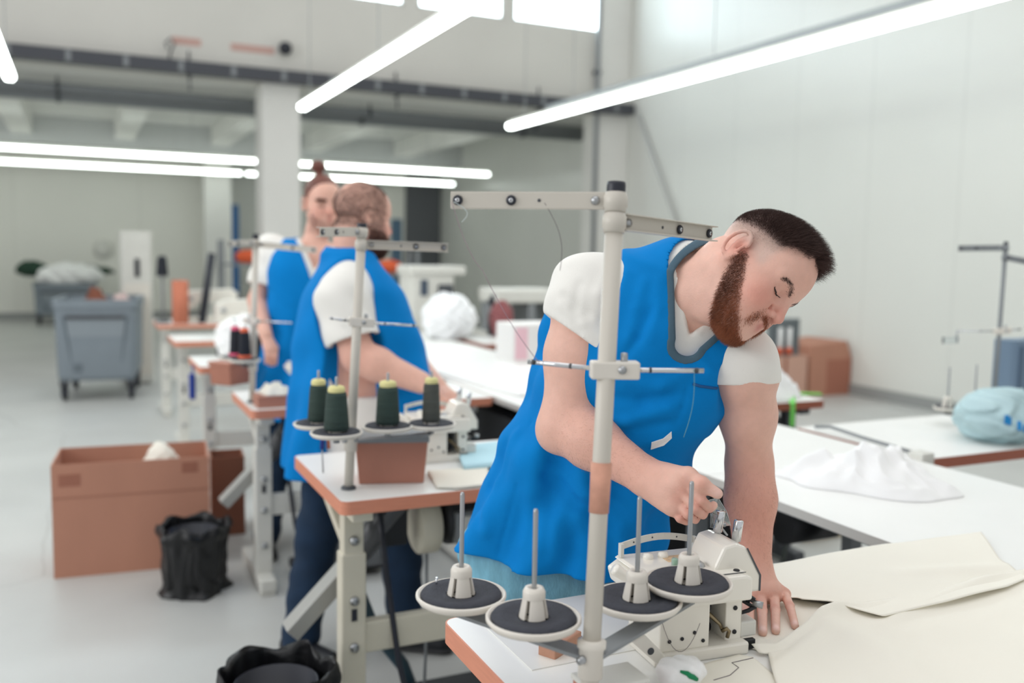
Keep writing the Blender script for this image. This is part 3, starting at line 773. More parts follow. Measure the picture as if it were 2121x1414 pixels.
# hems of the sleeves
hemR = unit((elR - shR) + RIGHT * .02 - UP * .0); 
for sh, el, o, n in ((shR, elR, dep(1200, 700, 1.85), RIGHT * -.58 - UP * .80), (shL, elL, dep(1550, 791, 1.80), unit(elL - shL) * .2 - UP * .8)):
    pq = GS.sub(sh - .22, sh + .30); n = unit(n); dpl = sum((pq[1][i] - np.float32(o[i])) * np.float32(n[i]) for i in range(3))
    near = f_cone(pq[1], sh, el, .12, .11)
    GS.cut(pq[0], np.maximum(-dpl, near).astype(np.float32), 0)
cone(GS, shR + (elR - shR) * 1.02, elR + (elR - shR) * .15, .13, .13, .004, None, 'cut')
# inside of the sleeve mouth
for sh, el, r in ((shR, elR, .071), (shL, elL, .056)):
    cone(GS, sh + (el - sh) * .45, el, r * .92, r, .004, None, 'cut')
# V neck opening, cut in the plane of the chest
def tu(P): q = np.asarray(P) - TT.O; return np.array([q @ TT.T, q @ TT.S])
def neck2d(p, tip, top, r0, r1):
    t, u, v = TT.coords(p); z = np.zeros_like(t)
    d = f_cone((t, u, z), (tip[0], tip[1], 0), (top[0], top[1], 0), r0, r1); return np.maximum(d, -(v + .035)).astype(np.float32)
def neck_pts(g, left, tip):
    A, B = tu(surf(g, *left)), tu(surf(g, *tip)); return A, B
cL, cT = neck_pts(GS, (1401, 585), (1428, 693)); top = np.array([TT.len * 1.06, cT[1] - .004]); wid = abs(top[1] - cL[1]) * (top[0] - cT[0]) / max(.02, cL[0] - cT[0]) * .80
wid = min(max(wid, .045), .070)
GS.cut(GS.sub(GS.lo, GS.hi)[0], neck2d(GS.sub(GS.lo, GS.hi)[1], cT, top, .002, wid), .003)
cone(GS, TT.pt(1.0, 0, .0), HD.w(-.03, 0, -.03), .060, .085, .003, None, 'cut')
for line, w_, am_ in ((((1160, 632), (1205, 672), (1250, 706)), .009, .0045), (((1168, 612), (1215, 648), (1252, 668)), .008, -.0045), (((1262, 556), (1238, 610), (1232, 660)), .011, .004), (((1200, 590), (1190, 640), (1200, 680)), .010, -.0035), (((1420, 640), (1440, 670), (1446, 690)), .006, .003)):
    q = [surf(GS, *c, 1.4, 2.5) for c in line]; q = [c for c in q if c is not None]
    if len(q) > 1: crease(GS, q, w_, am_)
V2, F2 = skin_grid(GS, 2, .5)
mesh_np('t_shirt', V2, F2, cotton, man, MO)

# --- apron
GA = Grid([.36, 1.15, .60], [1.62, 2.2, 1.62], .0044)
TA = Torso(pelv, neckb, shL - shR, [
    (-.36, .018, .02, .226, .19), (-.12, .018, .015, .212, .165), (.05, .004, .01, .198, .150), (.25, -.005, .0, .185, .136), (.45, .0, -.002, .172, .130), (.65, .006, .003, .180, .130),
    (.82, .01, .004, .186, .120), (.93, .01, -.002, .176, .098), (1.0, .01, -.008, .14, .078)])
def folds(t, u, v):
    a = np.arctan2(v, u); low = np.clip(1.1 - t / .35, 0, 1.4)
    w = .014 * low * np.sin(a * 8 + 2.2 * np.sin(t * 5)) + .010 * np.sin(38 * t + 9 * u + 4 * np.sin(12 * u)) * np.exp(-((t - .20) / .13) ** 2)
    return (w + .007 * np.sin(26 * (t * .8 - u) + 3) * np.exp(-((t - .45) / .14) ** 2) + -.0035 * np.sin(55 * u + 8 * t) * (t > .45) * np.clip((t - .45) / .1, 0, 1)).astype(np.float32)
sl, p = GA.sub(GA.lo, GA.hi)
dA, t_, u__, v__ = TA.field(p, .006, folds)
# slanting hem, longer at the front than at the flank
GA.put(sl, dA.astype(np.float32)); hA, hB = surf(GA, 1040, 1166, 1.5, 2.4), surf(GA, 1215, 1206, 1.5, 2.4)
print('HEM', hA, hB, surf(GA, 985, 1090, 1.5, 2.5)); GA.d[...] = .5
hx = ((p[0] - np.float32(hA[0])) * RIGHT[0] + (p[1] - np.float32(hA[1])) * RIGHT[1]) / float((hB - hA) @ RIGHT)
hem = np.float32(hA[2]) + np.float32(hB[2] - hA[2]) * np.clip(hx, -.15, 1.2) - p[2] + .004 * np.sin(u__ * 30)
GA.put(sl, np.maximum(dA, hem).astype(np.float32))
for q in (-1, 1): cone(GA, TA.pt(.985, q * .12, -.1), TA.pt(.955, q * .60, -.05), .062, .056, .03)
reg = sstep(.40, .60, t_ / TT.len)
GA.d = smin(GA.d, (GS_raw - .0085 + .5 * (1 - reg)).astype(np.float32), .01)
# back panel standing off behind the shoulder
bp_ = [dep(*q) for q in ((1300, 540, 1.93), (1205, 574, 1.97), (1163, 620, 1.99), (1146, 690, 2.00), (1136, 770, 2.01), (1112, 850, 2.02))]
chain(GA, bp_, [.014, .016, .018, .02, .024, .03], .05)
for line, w_, am_ in (
        (((1302, 700), (1318, 640), (1335, 585)), .010, .006), (((1292, 742), (1322, 700), (1352, 640)), .008, -.006), (((1345, 700), (1362, 640), (1366, 580)), .011, .004),
        (((1225, 880), (1300, 872), (1385, 846)), .010, .007), (((1228, 905), (1300, 898), (1385, 876)), .009, -.007), (((1240, 938), (1310, 925), (1375, 912)), .010, .006),
        (((1120, 930), (1100, 1020), (1085, 1130)), .016, .010), (((1150, 960), (1140, 1050), (1130, 1150)), .015, -.009), (((1070, 900), (1035, 1000), (1005, 1100)), .014, .008), (((1045, 920), (1012, 1010), (990, 1080)), .012, -.007),
        (((1130, 985), (1190, 1040), (1270, 1085)), .012, -.009), (((1150, 970), (1220, 1020), (1300, 1050)), .012, .008), (((1200, 1075), (1210, 1130), (1200, 1190)), .016, .009), (((1250, 1070), (1270, 1130), (1265, 1195)), .014, -.008), (((1320, 1060), (1330, 1120), (1320, 1180)), .016, .008),
        (((1103, 870), (1070, 1010), (1032, 1150)), .0035, -.004), (((1424, 803), (1412, 845), (1396, 888)), .004, -.004), (((1300, 790), (1370, 800), (1420, 770)), .012, .005), (((1250, 820), (1330, 830), (1400, 815)), .011, -.005), (((1440, 730), (1470, 770), (1500, 790)), .010, .005)):
    q = [surf(GA, *c, 1.4, 2.5) for c in line]; q = [c for c in q if c is not None]
    if len(q) > 1: crease(GA, q, w_, am_)
# armholes
out = -TT.S
for sh, el, o, r in ((shR, elR, -TT.S, 1.), (shL, elL, TT.S, .82)):
    ctr = sh + o * .016 + TT.N * .055
    cone(GA, ctr + TT.T * .16 + o * .03, ctr, .080 * r, .080 * r, .004, None, 'cut')
    cone(GA, ctr, ctr - TT.T * .10 + o * .03, .080 * r, .062 * r, .004, None, 'cut')
    cone(GA, ctr + o * .06, sh + (el - sh) * .32 + o * .06, .085, .075, .004, None, 'cut')
# scoop neck with a rounded foot
aL, aT = neck_pts(GA, (1386, 600), (1424, 712)); atop = np.array([TT.len * 1.06, aT[1] - .002]); awid = min(max(abs(atop[1] - aL[1]) * 1.12, .07), .105)
before = GA.d.copy(); sl, p = GA.sub(GA.lo, GA.hi); CU = neck2d(p, aT, atop, .026, awid)
GA.cut(sl, CU, .003); cone(GA, TT.pt(1.0, 0, .0), HD.w(-.03, 0, -.03), .078, .10, .003, None, 'cut')
V3, F3 = skin_grid(GA, 4, .5)
mesh_np('apron', V3, F3, blue_cloth, man, MO)
# binding tape round the neck: where the apron's face meets the neck opening
cn = TT.pt(.93, 0, .5); GT = Grid(cn - .19, cn + .19, .0024)
def resample(src, g, dst):
    """trilinear read of a coarser field on a finer grid"""
    I = []; W_ = []
    for i in range(3):
        x = np.clip((dst.ax[i] - g.lo[i]) / g.h, 0, g.n[i] - 1.001); I.append(np.floor(x).astype(int)); W_.append((x - np.floor(x)).astype(np.float32))
    out = 0
    for a in (0, 1):
        for b in (0, 1):
            for c in (0, 1):
                w = (W_[0] if a else 1 - W_[0])[:, None, None] * (W_[1] if b else 1 - W_[1])[None, :, None] * (W_[2] if c else 1 - W_[2])[None, None, :]
                out = out + w * src[np.ix_(I[0] + a, I[1] + b, I[2] + c)]
    return out
bf = resample(before, GA, GT); cu = neck2d(GT.sub(GT.lo, GT.hi)[1], aT, atop, .026, awid)
GT.d = smax(smax(bf - .0020, -.009 - bf, .002), np.abs(cu - .0045) - .0075, .002).astype(np.float32)
V4, F4 = surface_nets(GT); 
V4, F4 = largest(V4, F4); mesh_np('neck_binding', relax(V4, F4, 5, .5), F4, trim_cloth, man, MO)
del GT, CU, before
# --- jeans: hips and thighs down to the floor behind the table
GJ = Grid([pelv[0] - .35, pelv[1] - .35, -.01], [pelv[0] + .38, pelv[1] + .40, 1.06], .007)
hips = [pelv - RIGHT * .085 - np.array([0, 0, .06]), pelv + RIGHT * .085 - np.array([0, 0, .06])]
sl, p = GJ.sub(GJ.lo, GJ.hi); GJ.put(sl, (TT.field(p, -.010)[0]).astype(np.float32))
feet = []
for q, h_ in zip((-1, 1), hips):
    kn_ = np.array([h_[0] + q * .02, h_[1] - .05, .50]); an = np.array([h_[0] + q * .04, h_[1] + .03, .09]); feet.append(an)
    cone(GJ, h_, kn_, .098, .070, .04); cone(GJ, kn_, an, .068, .058, .03); ball(GJ, h_ + np.array([0, .03, .02]), .11, .05)
GJ.d += (.004 * np.sin(p[2] * 60 + p[0] * 20) * np.sin(p[0] * 35)).astype(np.float32)
V5, F5 = skin_grid(GJ, 2); mesh_np('jeans', V5, F5, pale_denim, man, MO)
def shoe(an, fwd, parent, origin, m=shoe_mat):
    g = Grid(an - np.array([.2, .2, .1]), an + np.array([.2, .2, .12]), .006); f = unit([fwd[0], fwd[1], 0]); z = np.array([0, 0, 1])
    a = np.array([an[0], an[1], 0.])
    cone(g, a - f * .05 + z * .045, a + f * .15 + z * .035, .043, .036, .02); cone(g, a + z * .05, a + z * .11, .045, .042, .03)
    sl, p = g.sub(g.lo, g.hi); g.cut(sl, p[2] * np.ones_like(g.d) - .012)
    Vs, Fs = skin_grid(g, 2); mesh_np('shoe', Vs, Fs, m, parent, origin)
    gs = Grid(an - np.array([.2, .2, .1]), an + np.array([.2, .2, .05]), .006); cone(gs, a - f * .055 + z * .03, a + f * .155 + z * .03, .046, .042, .0)
    sl, p = gs.sub(gs.lo, gs.hi); gs.cut(sl, -(p[2] * np.ones_like(gs.d) - .024)); gs.cut(sl, p[2] * np.ones_like(gs.d) - .002)
    Vs, Fs = skin_grid(gs, 1); mesh_np('shoe_sole', Vs, Fs, sole_mat, parent, origin)
for an in feet: shoe(an, (-.1, -1), man, MO)
# chest pocket, side strap and its stitched edge
def decal(name, quad, thick, m, parent, origin, nrm, push=.0):
    """a small stitched-on piece of cloth: quad of points on the surface, given thickness along nrm"""
    nrm = unit(nrm) * thick; q = [np.asarray(x) + unit(nrm) * push for x in quad]; n = len(q)
    mb = MB().add([x - origin for x in q] + [x + nrm - origin for x in q], [tuple(range(n))[::-1], tuple(range(n, 2 * n))] + [(i, (i + 1) % n, n + (i + 1) % n, n + i) for i in range(n)])
    return mb.build(name, m, parent)
def on_skin(px, py, V, N):
    """the point of a skin seen at a pixel (nearest to the viewer)"""
    q = (V - CAM) @ ROT; x = CX + FPX * q[:, 0] / -q[:, 2]; y = CY - FPX * q[:, 1] / -q[:, 2]; w = (x - px) ** 2 + (y - py) ** 2; z = -q[:, 2]
    c = np.where(w < 49)[0]
    if len(c) == 0: c = np.argsort(w)[:5]
    j = c[np.argmin(z[c])]; return V[j], N[j]
N3 = normals(V3, F3)
def patch(name, pix, thick, m, V, N, parent, origin, label=None):
    pts = [on_skin(*q, V, N) for q in pix]; nn = unit(sum(q[1] for q in pts)); o = decal(name, [q[0] for q in pts], thick, m, parent, np.asarray(origin), nn, .0005)
    if label: o['label'] = label
    return o
pk = mat('pocket edge', (24, 84, 140), .85)
rows = [(1432, 798), (1452, 803), (1474, 807), (1490, 808)]
mbp = MB().tube([on_skin(*q, V3, N3)[0] + on_skin(*q, V3, N3)[1] * .001 - np.array(MO) for q in rows], .0028, 6); mbp.build('pocket_edge', pk, man)
patch('belt_tab', [(1350, 922), (1372, 914), (1392, 898), (1396, 911), (1376, 927), (1349, 936)], .002, white_cloth, V3, N3, man, MO, 'white belt tab')
# ------------------------------------------------------------------ sewing tables
TZ = .83
def sewing_table(label, loc, w=1.12, d=.655, edge=edge_wood, cream=cream_metal, group=None, fittings=True):
    """industrial sewing table: laminate top with edging, two T legs, crossbar; origin at its left front corner on the floor"""
    t = thing('sewing_table', label, 'table', loc, 0, group); z = TZ
    MB().prism(rrect(.003, w - .003, .003, d - .003, .022), z - .036, z, 'z').build('tabletop', white_lam, t)
    rim = MB(); o = rrect(0, w, 0, d, .025); n = len(o); i_ = rrect(.004, w - .004, .004, d - .004, .021)
    vs = [(x, y, q) for q in (z - .038, z - .0005) for x, y in o] + [(x, y, q) for q in (z - .038, z - .0005) for x, y in i_]
    fs = []
    for k in range(n):
        j = (k + 1) % n; fs += [(k, j, n + j, n + k), (n + k, n + j, 3 * n + j, 3 * n + k), (2 * n + j, 2 * n + k, 3 * n + k, 3 * n + j), (j, k, 2 * n + k, 2 * n + j)]
    rim.add(vs, fs).build('edging', edge, t)
    for x in (.07, w - .10):
        MB().bx(x - .037, x + .037, .12, .18, .06, .64, .006).bx(x - .030, x + .030, .125, .175, .60, z - .06, .004).build('leg', cream, t)
        MB().bx(x - .03, x + .03, .03, d - .06, z - .07, z - .038, .004).build('top_rail', cream, t)
        MB().bx(x - .035, x + .035, .02, d - .04, .02, .075, .008).bx(x - .03, x + .03, .03, .09, 0, .02).bx(x - .03, x + .03, d - .11, d - .05, 0, .02).build('foot', cream, t)
        MB().bar((x, .15, .66), (x, .40, z - .07), .05, .03).build('leg_brace', cream, t)
    MB().bx(.10, w - .13, .13, .17, .33, .425, .006).build('crossbar', cream, t)
    if fittings:
        for k, (zz) in enumerate((.20, .36, .50, .68)):
            MB().lathe([(0, -.012), (.012, -.012), (.014, -.004), (.014, .002)], (.07, .12, zz), (0, 1, 0), 12).build('leg_bolt', steel, t)
        MB().bx(.062, .078, .116, .121, .44, .475).build('leg_slot', black_plastic, t)
    return t
G_T = 'sewing tables in the left column'
tabA = sewing_table('orange edged sewing table nearest the viewer, under the white machine', (.598, .925, 0), 1.12, .632, group=G_T)
tabM = sewing_table('orange edged sewing table in front of the reaching person', (.628, 2.405, 0), 1.12, .62, group=G_T)
tabL = sewing_table('orange edged sewing table behind the reaching person, before the standing person', (.64, 3.925, 0), 1.12, .57, edge_wood, pale_metal, G_T)
tabs = [tabA, tabM, tabL]
for k, (y, lab) in enumerate(((5.45, 'sewing table just behind the one with the black thread cones'), (6.95, 'sewing table two rows behind the black thread cones'), (8.5, 'farthest sewing table of the left column, beside the grey tub'))):
    tabs.append(dup(tabL, (.60, y, 0), label=lab))
# machine bed plates let into the nearest top
bed = MB().bx(.66, 1.10, 1.30, 1.56, TZ, TZ + .0016).build('bed_plate', mat('pale bed plate', (232, 231, 226), .3), tabA); bed.location = (-.598, -.925, 0)
MB().bx(.80, .8025, 1.30, 1.56, TZ + .0016, TZ + .0022).build('plate_joint', dark_grey, bed)
ring = MB().lathe([(.016, 0), (.022, 0), (.022, .0012), (.016, .0012)], (.75, 1.42, TZ + .0016)).build('finger_hole', steel, bed)

# ------------------------------------------------------------------ thread stands
def spool_plate(c, pin, parent, r=.078, dish=None):
    c = Vector([float(v) for v in c])
    pl = MB().lathe([(0, -.008), (r * .6, -.008), (r * .93, -.004), (r, .003), (r, .007), (r * .95, .008), (r * .90, .002), (0, .001)], n=40).build('spool_plate', stand_plastic, parent, c)
    MB().lathe([(r * .26, .002), (r * .88, .002), (r * .90, .006), (r * .86, .010), (r * .62, .0095), (r * .52, .007), (r * .26, .007)], n=40).build('foam_pad', rubber_pad, pl)
    h = MB()
    for k in range(4):       # slotted cone holder
        a0 = k * math.pi / 2 + .16 + .6; a1 = (k + 1) * math.pi / 2 - .16 + .6
        for (zz0, r0, zz1, r1) in ((.004, .023, .038, .0165),):
            vs = []; m = 6
            for i in range(m + 1):
                a = a0 + (a1 - a0) * i / m
                for rr, zz in ((r0, zz0), (r1, zz1), (r1 - .004, zz1), (r0 - .004, zz0)): vs.append((rr * math.cos(a), rr * math.sin(a), zz))
            fs = [(0, 1, 2, 3), (4 * m, 4 * m + 3, 4 * m + 2, 4 * m + 1)]
            for i in range(m):
                for q in range(4): fs.append((4 * i + q, 4 * i + (q + 1) % 4, 4 * i + 4 + (q + 1) % 4, 4 * i + 4 + q))
            h.add(vs, fs)
    h.lathe([(.0172, .036), (.0172, .046), (.0140, .052), (.008, .052), (.005, .046)], n=20).lathe([(.024, .002), (.024, .007), (.017, .007)], n=20)
    h.build('cone_holder', stand_plastic, pl)
    MB().lathe([(.0038, .0), (.0038, pin), (.0028, pin + .004), (0, pin + .0045)], n=10).build('pin', steel, pl)
    return pl
def thread_stand(label, base, top, arms, guide_z, guides, plates, pin=.185, pole_m=stand_paint, pr=.0135, group=None, tape=None, r=.078, tray_z=None):
    """pole with two pierced arms on top, a wire guide half way and spool plates low down"""
    base = np.asarray(base, float); L = np.linalg.norm(top - base); ax = unit(top - base)
    t = thing('thread_stand', label, 'thread stand', base, 0, group); at = lambda z: Vector((ax * (z - base[2]) / ax[2]).tolist())
    zt = top[2]
    MB().cyl((0, 0, 0), ax * (L - .028), pr, n=20).build('pole', pole_m, t)
    MB().lathe([(pr * 1.6, 0), (pr * 1.6, .006), (pr * 1.2, .010), (pr, .010)], n=20).build('pole_base', dark_grey, t)
    MB().lathe([(0, .0), (pr * 1.02, -.001), (pr * 1.06, -.006), (pr * 1.06, -.026), (pr, -.03)], Vector((ax * L).tolist()), ax, 20).build('pole_cap', black_plastic, t)
    for k, (z, vec) in enumerate(arms):
        c = at(z); vec = Vector([float(v) for v in vec]); d = vec.normalized(); side = d.cross(Vector((0, 0, 1))).normalized(); hgt = .024
        MB().lathe([(pr, -.017), (pr + .0025, -.017), (pr + .0025, -.011), (pr + .0045, -.009), (pr + .0045, .007), (pr + .0025, .009), (pr + .0025, .012), (pr, .012)], c, ax, 20).build('collar', pole_m, t)
        a = c + d * (pr + .002); e = c + vec; R = Matrix((d, side, Vector((0, 0, 1)))).transposed(); mid = (a + e) / 2; ln = (e - a).length
        m = MB(); m.box(mid, (ln, .0022, hgt), .0006, R); m.box(mid + Vector((0, 0, hgt / 2)) + side * .006, (ln, .013, .002), .0006, R); m.box(mid + Vector((0, 0, -hgt / 2)) + side * .006, (ln, .013, .002), .0006, R)
        am = m.build('guide_arm', pole_m, t)
        tow = -1 if (Vector(ray(1060, 700).tolist()).dot(side) > 0) else 1
        for f, kind in ((.06, 2), (.42, 0), (.60, 1), (.95, 1)):
            q = a + (e - a) * f + side * .0014 * tow
            if kind == 1: MB().lathe([(.0028, .0), (.0068, 0), (.0078, .002), (.0068, .004), (.0036, .004)], q, side * tow, 18).build('thread_eyelet', black_plastic, am); MB().lathe([(.0012, .0), (.0036, .0045), (.0030, .005), (.0012, .005)], q, side * tow, 14).build('eyelet_ring', chrome, am)
            elif kind == 2: MB().lathe([(0, .006), (.006, .005), (.007, 0)], q, side * tow, 12).build('arm_screw', steel, am)
            else: MB().lathe([(0, .0006), (.0026, .0006), (.0026, 0)], q, side * tow, 10).build('hole', dark_grey, am)
    if guides:
        c = at(guide_z); d0 = Vector([float(v) for v in guides[1]]).normalized()
        R = Matrix((d0, Vector((0, 0, 1)).cross(d0), Vector((0, 0, 1)))).transposed()
        cl = MB().box(c + d0 * .012, (.072, .030, .026), .003, R).build('guide_clamp', stand_plastic, t)
        MB().lathe([(0, .026), (.005, .025), (.0055, .013)], c + d0 * .026, (0, 0, 1), 12).build('clamp_screw', steel, cl)
        MB().lathe([(0, .019), (.006, .018), (.0065, .014)], c + d0 * .022, Vector((-BACK * -1).tolist()), 12).build('clamp_screw', steel, cl)
        for g in guides:
            g = Vector([float(v) for v in g]); d = g.normalized()
            rd = MB().cyl(c + d * .012, c + g, .0036, n=10).build('guide_rod', chrome, t)
            for f in (.45, .93): MB().cyl(c + g * f - d * .002, c + g * f + d * .002, .0042, n=10).build('thread_hole', dark_grey, rd)
    pl = [spool_plate(Vector((np.asarray(p) - base).tolist()), pin, t, r) for p in plates]
    if tray_z is not None:
        c = at(tray_z)
        MB().lathe([(pr, -.03), (pr + .005, -.03), (pr + .005, .012), (pr + .008, .014), (pr + .008, .024), (pr, .026)], c, ax, 20).build('tray_collar', stand_plastic, t)
        MB().lathe([(0, .010), (.006, .009), (.0065, 0)], c + Vector(((pr + .005) * -RIGHT * .7 + (pr + .005) * BACK * .7).tolist()), Vector((-RIGHT + BACK).tolist()), 12).build('collar_screw', steel, t)
        for grp in ((plates[1], plates[0]), (plates[2], plates[3])) if len(plates) == 4 else [(p, p) for p in plates]:
            pts = [c] + [Vector((np.asarray(p) - base).tolist()) - Vector((0, 0, .024)) for p in grp]
            e = pts[-1]; MB().bar(c, e, .032, .006, .001).build('tray_arm', mid_grey, t)
            for q in pts[1:]: MB().cyl(q, q + Vector((0, 0, .018)), .009, n=12).build('plate_stem', mid_grey, t)
    if tape: MB().cyl(at(tape[0]), at(tape[1]), pr + .0012, pr + .0022, 18).build('tape_wrap', mat('peach masking tape', (206, 152, 130), .7, noise=.15, nscale=30), t)
    return t
def sc(px, py, z): return onz(px, py, z)
baseA = onz(1217, 1493, TZ)
topA = dep(1277, 376, 1.36); hA = lambda px, py: dep(px, py, 1.357)
zA = lambda py: dep(1260, py, 1.357)[2]
armA = [(zA(415), dep(926, 411, 1.395) - dep(1268, 412, 1.357)), (zA(458), dep(1474, 484, 1.58) - dep(1272, 458, 1.357))]
guA = [dep(1092, 749, 1.39) - dep(1255, 766, 1.355), dep(1457, 768, 1.36) - dep(1255, 766, 1.355)]
plA = [onz(955, 1237, .967), onz(1105, 1285, .967), onz(1318, 1247, .967), onz(1425, 1211, .984)]
standA = thread_stand('tall empty thread stand in the foreground with four bare spool plates', baseA, topA, armA, zA(766), guA, plA, pin=.168, r=.0725, tape=(zA(1062), zA(958)), tray_z=.925)
MB().cyl((0, 0, 0), (0, 0, .016), .0018, n=6).build('loose_pin', chrome, standA, Vector((onz(904, 1215, .972) - baseA).tolist()))

# ------------------------------------------------------------------ overlock machine
def overlock(label, loc, rz=0., detail=True, logo=False, group=None):
    """white overlock machine; local x along the arm, y away from the viewer, z up; origin at its left front foot"""
    t = thing('sewing_machine', label, 'sewing machine', loc, rz, group); m = machine_white
    # base with the looper opening on the right
    b = MB()
    b.prism([(0, 0), (.185, 0), (.185, .15), (.03, .15), (0, .12)], 0, .022, 'z', .004)          # foot flange
    b.prism([(.012, .006), (.108, .006), (.108, .14), (.020, .14)], .02, .112, 'z', .004)          # left housing
    b.prism([(.100, .075), (.150, .075), (.150, .14), (.100, .14)], .02, .112, 'z', .003)           # back of opening
    b.build('base', m, t)
    MB().prism([(.148, .02), (.180, .02), (.180, .022), (.172, .05), (.166, .09), (.148, .10)], .02, .112, 'x' if False else 'z', .002).build('end_wall', m, t)
    # arm: wide sloping housing with a near flat lid
    MB().prism([(-.010, .100), (.006, .098), (.185, .098), (.185, .138), (.172, .1435), (.010, .1435), (-.018, .126)], -.004, .158, 'y', .005).build('arm', m, t)
    MB().prism([(-.006, .1430), (.176, .1430), (.176, .1465), (.0, .1465)], .010, .150, 'y', .0012).build('lid', m, t)
    MB().bx(-.005, .178, .0092, .0098, .1440, .1452).build('lid_joint', dark_grey, t)
    # needle head
    hd = MB().prism([(.128, .098), (.222, .098), (.222, .128), (.190, .182), (.168, .190), (.146, .186), (.128, .150)], .028, .120, 'y', .005).build('needle_head', m, t)
    MB().prism([(.2185, .100), (.2215, .100), (.2215, .129), (.192, .1805), (.1895, .1795), (.2185, .128)], .0268, .0282, 'y').build('head_joint', dark_grey, hd)
    for x, y, tilt in ((.170, .095, -.012), (.197, .076, .02)):
        MB().lathe([(0, .058), (.0075, .058), (.0085, .056), (.0085, .020), (.005, .018), (.005, 0)], (x, y, .172 if x < .18 else .158), (.12, 0, 1), 20).build('pressure_post', chrome, hd)
    MB().lathe([(.0115, -.002), (.0115, .007), (.009, .010), (.006, .010)], (.197, .076, .160), (.12, 0, 1), 18).build('post_collar', mat('ivory nylon', (222, 204, 172), .4), hd)
    if detail:
        # rail of thread guides along the back of the lid
        pts = [(.0 + .150 * k / 12, .138 - .012 * math.sin(k / 12 * math.pi) * 0, .166 + .012 * math.sin(k / 12 * math.pi)) for k in range(13)]
        g = MB()
        for a, c in zip(pts[:-1], pts[1:]): g.bar(a, c, .003, .012)
        g.bx(-.003, .003, .130, .141, .148, .172).bx(.147, .153, .130, .141, .148, .172); g.build('thread_rail', pale_metal, t)
        for k in (2, 5, 9): MB().cyl((pts[k][0], pts[k][1] - .0022, pts[k][2]), (pts[k][0], pts[k][1] - .001, pts[k][2]), .0016, n=8).build('rail_hole', dark_grey, t)
        MB().lathe([(0, .034), (.009, .034), (.011, .030), (.0095, .004), (.012, 0)], (-.012, .08, .128), (-.75, .1, .55), 16).build('tension_knob', m, t)
        for x in (.045, .075): MB().lathe([(0, .010), (.008, .009), (.010, .003), (.010, 0)], (x, .118, .146), (0, 0, 1), 14).build('lid_stud', m, t)
        MB().bx(.070, .150, .088, .118, .1466, .1471).build('threading_sticker', mat('tan threading chart', (214, 186, 150), .5, noise=.25, nscale=120), t)
        sg = MB().lathe([(0, .020), (.005, .020), (.0062, .018), (.0062, .0)], (.062, .052, .1465)).build('sight_glass', mat('oil sight glass', (214, 232, 222), .1, trans=.6), t)
        MB().lathe([(.006, 0), (.015, 0), (.015, .002), (.0066, .003)], (.062, .052, .1465)).build('glass_ring', steel, t)
        MB().lathe([(0, .0162), (.0030, .0162), (.0030, .004), (0, .004)], (.062, .052, .1467)).build('oil_mark', mat('oil mark green', (70, 190, 120), .4), sg)
        MB().lathe([(0, .010), (.006, .009), (.012, .005), (.014, 0)], (.110, .058, .1465)).build('oil_cap', steel, t)
        for x, y, z_ in ((.036, .016, .1466), (.163, .016, .1466), (.155, .140, .1466)): MB().lathe([(0, .0022), (.005, .002), (.006, 0)], (x, y, z_), n=12).build('lid_screw', dark_metal, t)
        for x, z_ in ((.030, .040), (.054, .042), (.078, .050), (.095, .034)): MB().lathe([(0, .0015), (.0032, .0015), (.0034, 0)], (x, .0055, z_), (0, -1, 0), 10).build('base_screw', dark_metal, t)
        for z_ in (.035, .078): MB().lathe([(0, .0015), (.0040, .0015), (.0042, 0)], (.166, .0195, z_), (0, -1, 0), 10).build('base_screw', dark_metal, t)
        # looper works in the opening
        lp = MB().lathe([(0, 0), (.016, 0), (.018, .006), (.018, .020), (.012, .026), (0, .026)], (.118, .070, .072), (.2, -1, .1), 18).build('looper_drive', dark_metal, t)
        MB().tube([(.118, .048, .072), (.130, .036, .060), (.142, .028, .048), (.146, .024, .036)], [.005, .004, .003, .003], 8).build('looper', mat('brass tone steel', (150, 136, 110), .35, 1.), t)
        MB().lathe([(0, 0), (.011, 0), (.011, .016), (0, .016)], (.124, .060, .036), (0, -1, .2), 14).build('looper_shaft', dark_metal, t)
        MB().tube([(.140, .018, .040), (.146, .012, .046), (.152, .014, .040), (.150, .016, .028)], .0035, 8).build('looper_hook', mat('brass tone steel', (150, 136, 110)), t)
        MB().bx(.104, .150, .073, .0745, .026, .110).build('opening_back', mid_grey, t)
        # presser lever and needle plate at the end
        pf = MB().bar((.176, .050, .108), (.205, .020, .086), .006, .010, .001).bar((.176, .060, .092), (.205, .024, .074), .006, .006, .001).bar((.186, .046, .104), (.186, .052, .086), .006, .006).bar((.200, .030, .094), (.200, .034, .076), .006, .006).build('presser_arm', dark_metal, t)
        MB().tube([(.180, .05, .070), (.186, .032, .062), (.196, .024, .068), (.208, .020, .076)], .004, 8).build('presser_foot', dark_metal, t)
        MB().cyl((.203, .022, .082), (.216, .010, .080), .006, n=12).build('foot_tip', steel, t)
        MB().bx(.178, .212, .02, .10, .022, .050, .003).build('cloth_plate', pale_metal, t)
        MB().bx(.176, .206, .012, .022, .002, .020, .002).build('edge_knife', dark_metal, t)
        # slanted cover on the left of the base
        MB().prism([(-.055, .062), (-.030, .070), (.030, .008), (.030, 0), (.012, 0)], -.022, -.004, 'y', .003).build('side_cover', m, t)
        MB().lathe([(0, .001), (.006, .001), (.006, 0)], (-.020, -.022, .042), (0, -1, 0), 14).build('cover_hole', dark_grey, t)
    if logo:      # blue maker's letters on the arm, too blurred to read
        lm = MB(); x = .03
        for w_ in (.012, .012, .011, .006): lm.bx(x, x + w_, -.0055, -.004, .112, .126); x += w_ + .004
        lm.build('lettering', logo_blue, t)
    return t
machA = overlock('white overlock sewing machine in the foreground under the leaning person’s hands'.replace('’s', ''), (.853, 1.228, TZ), -.10)
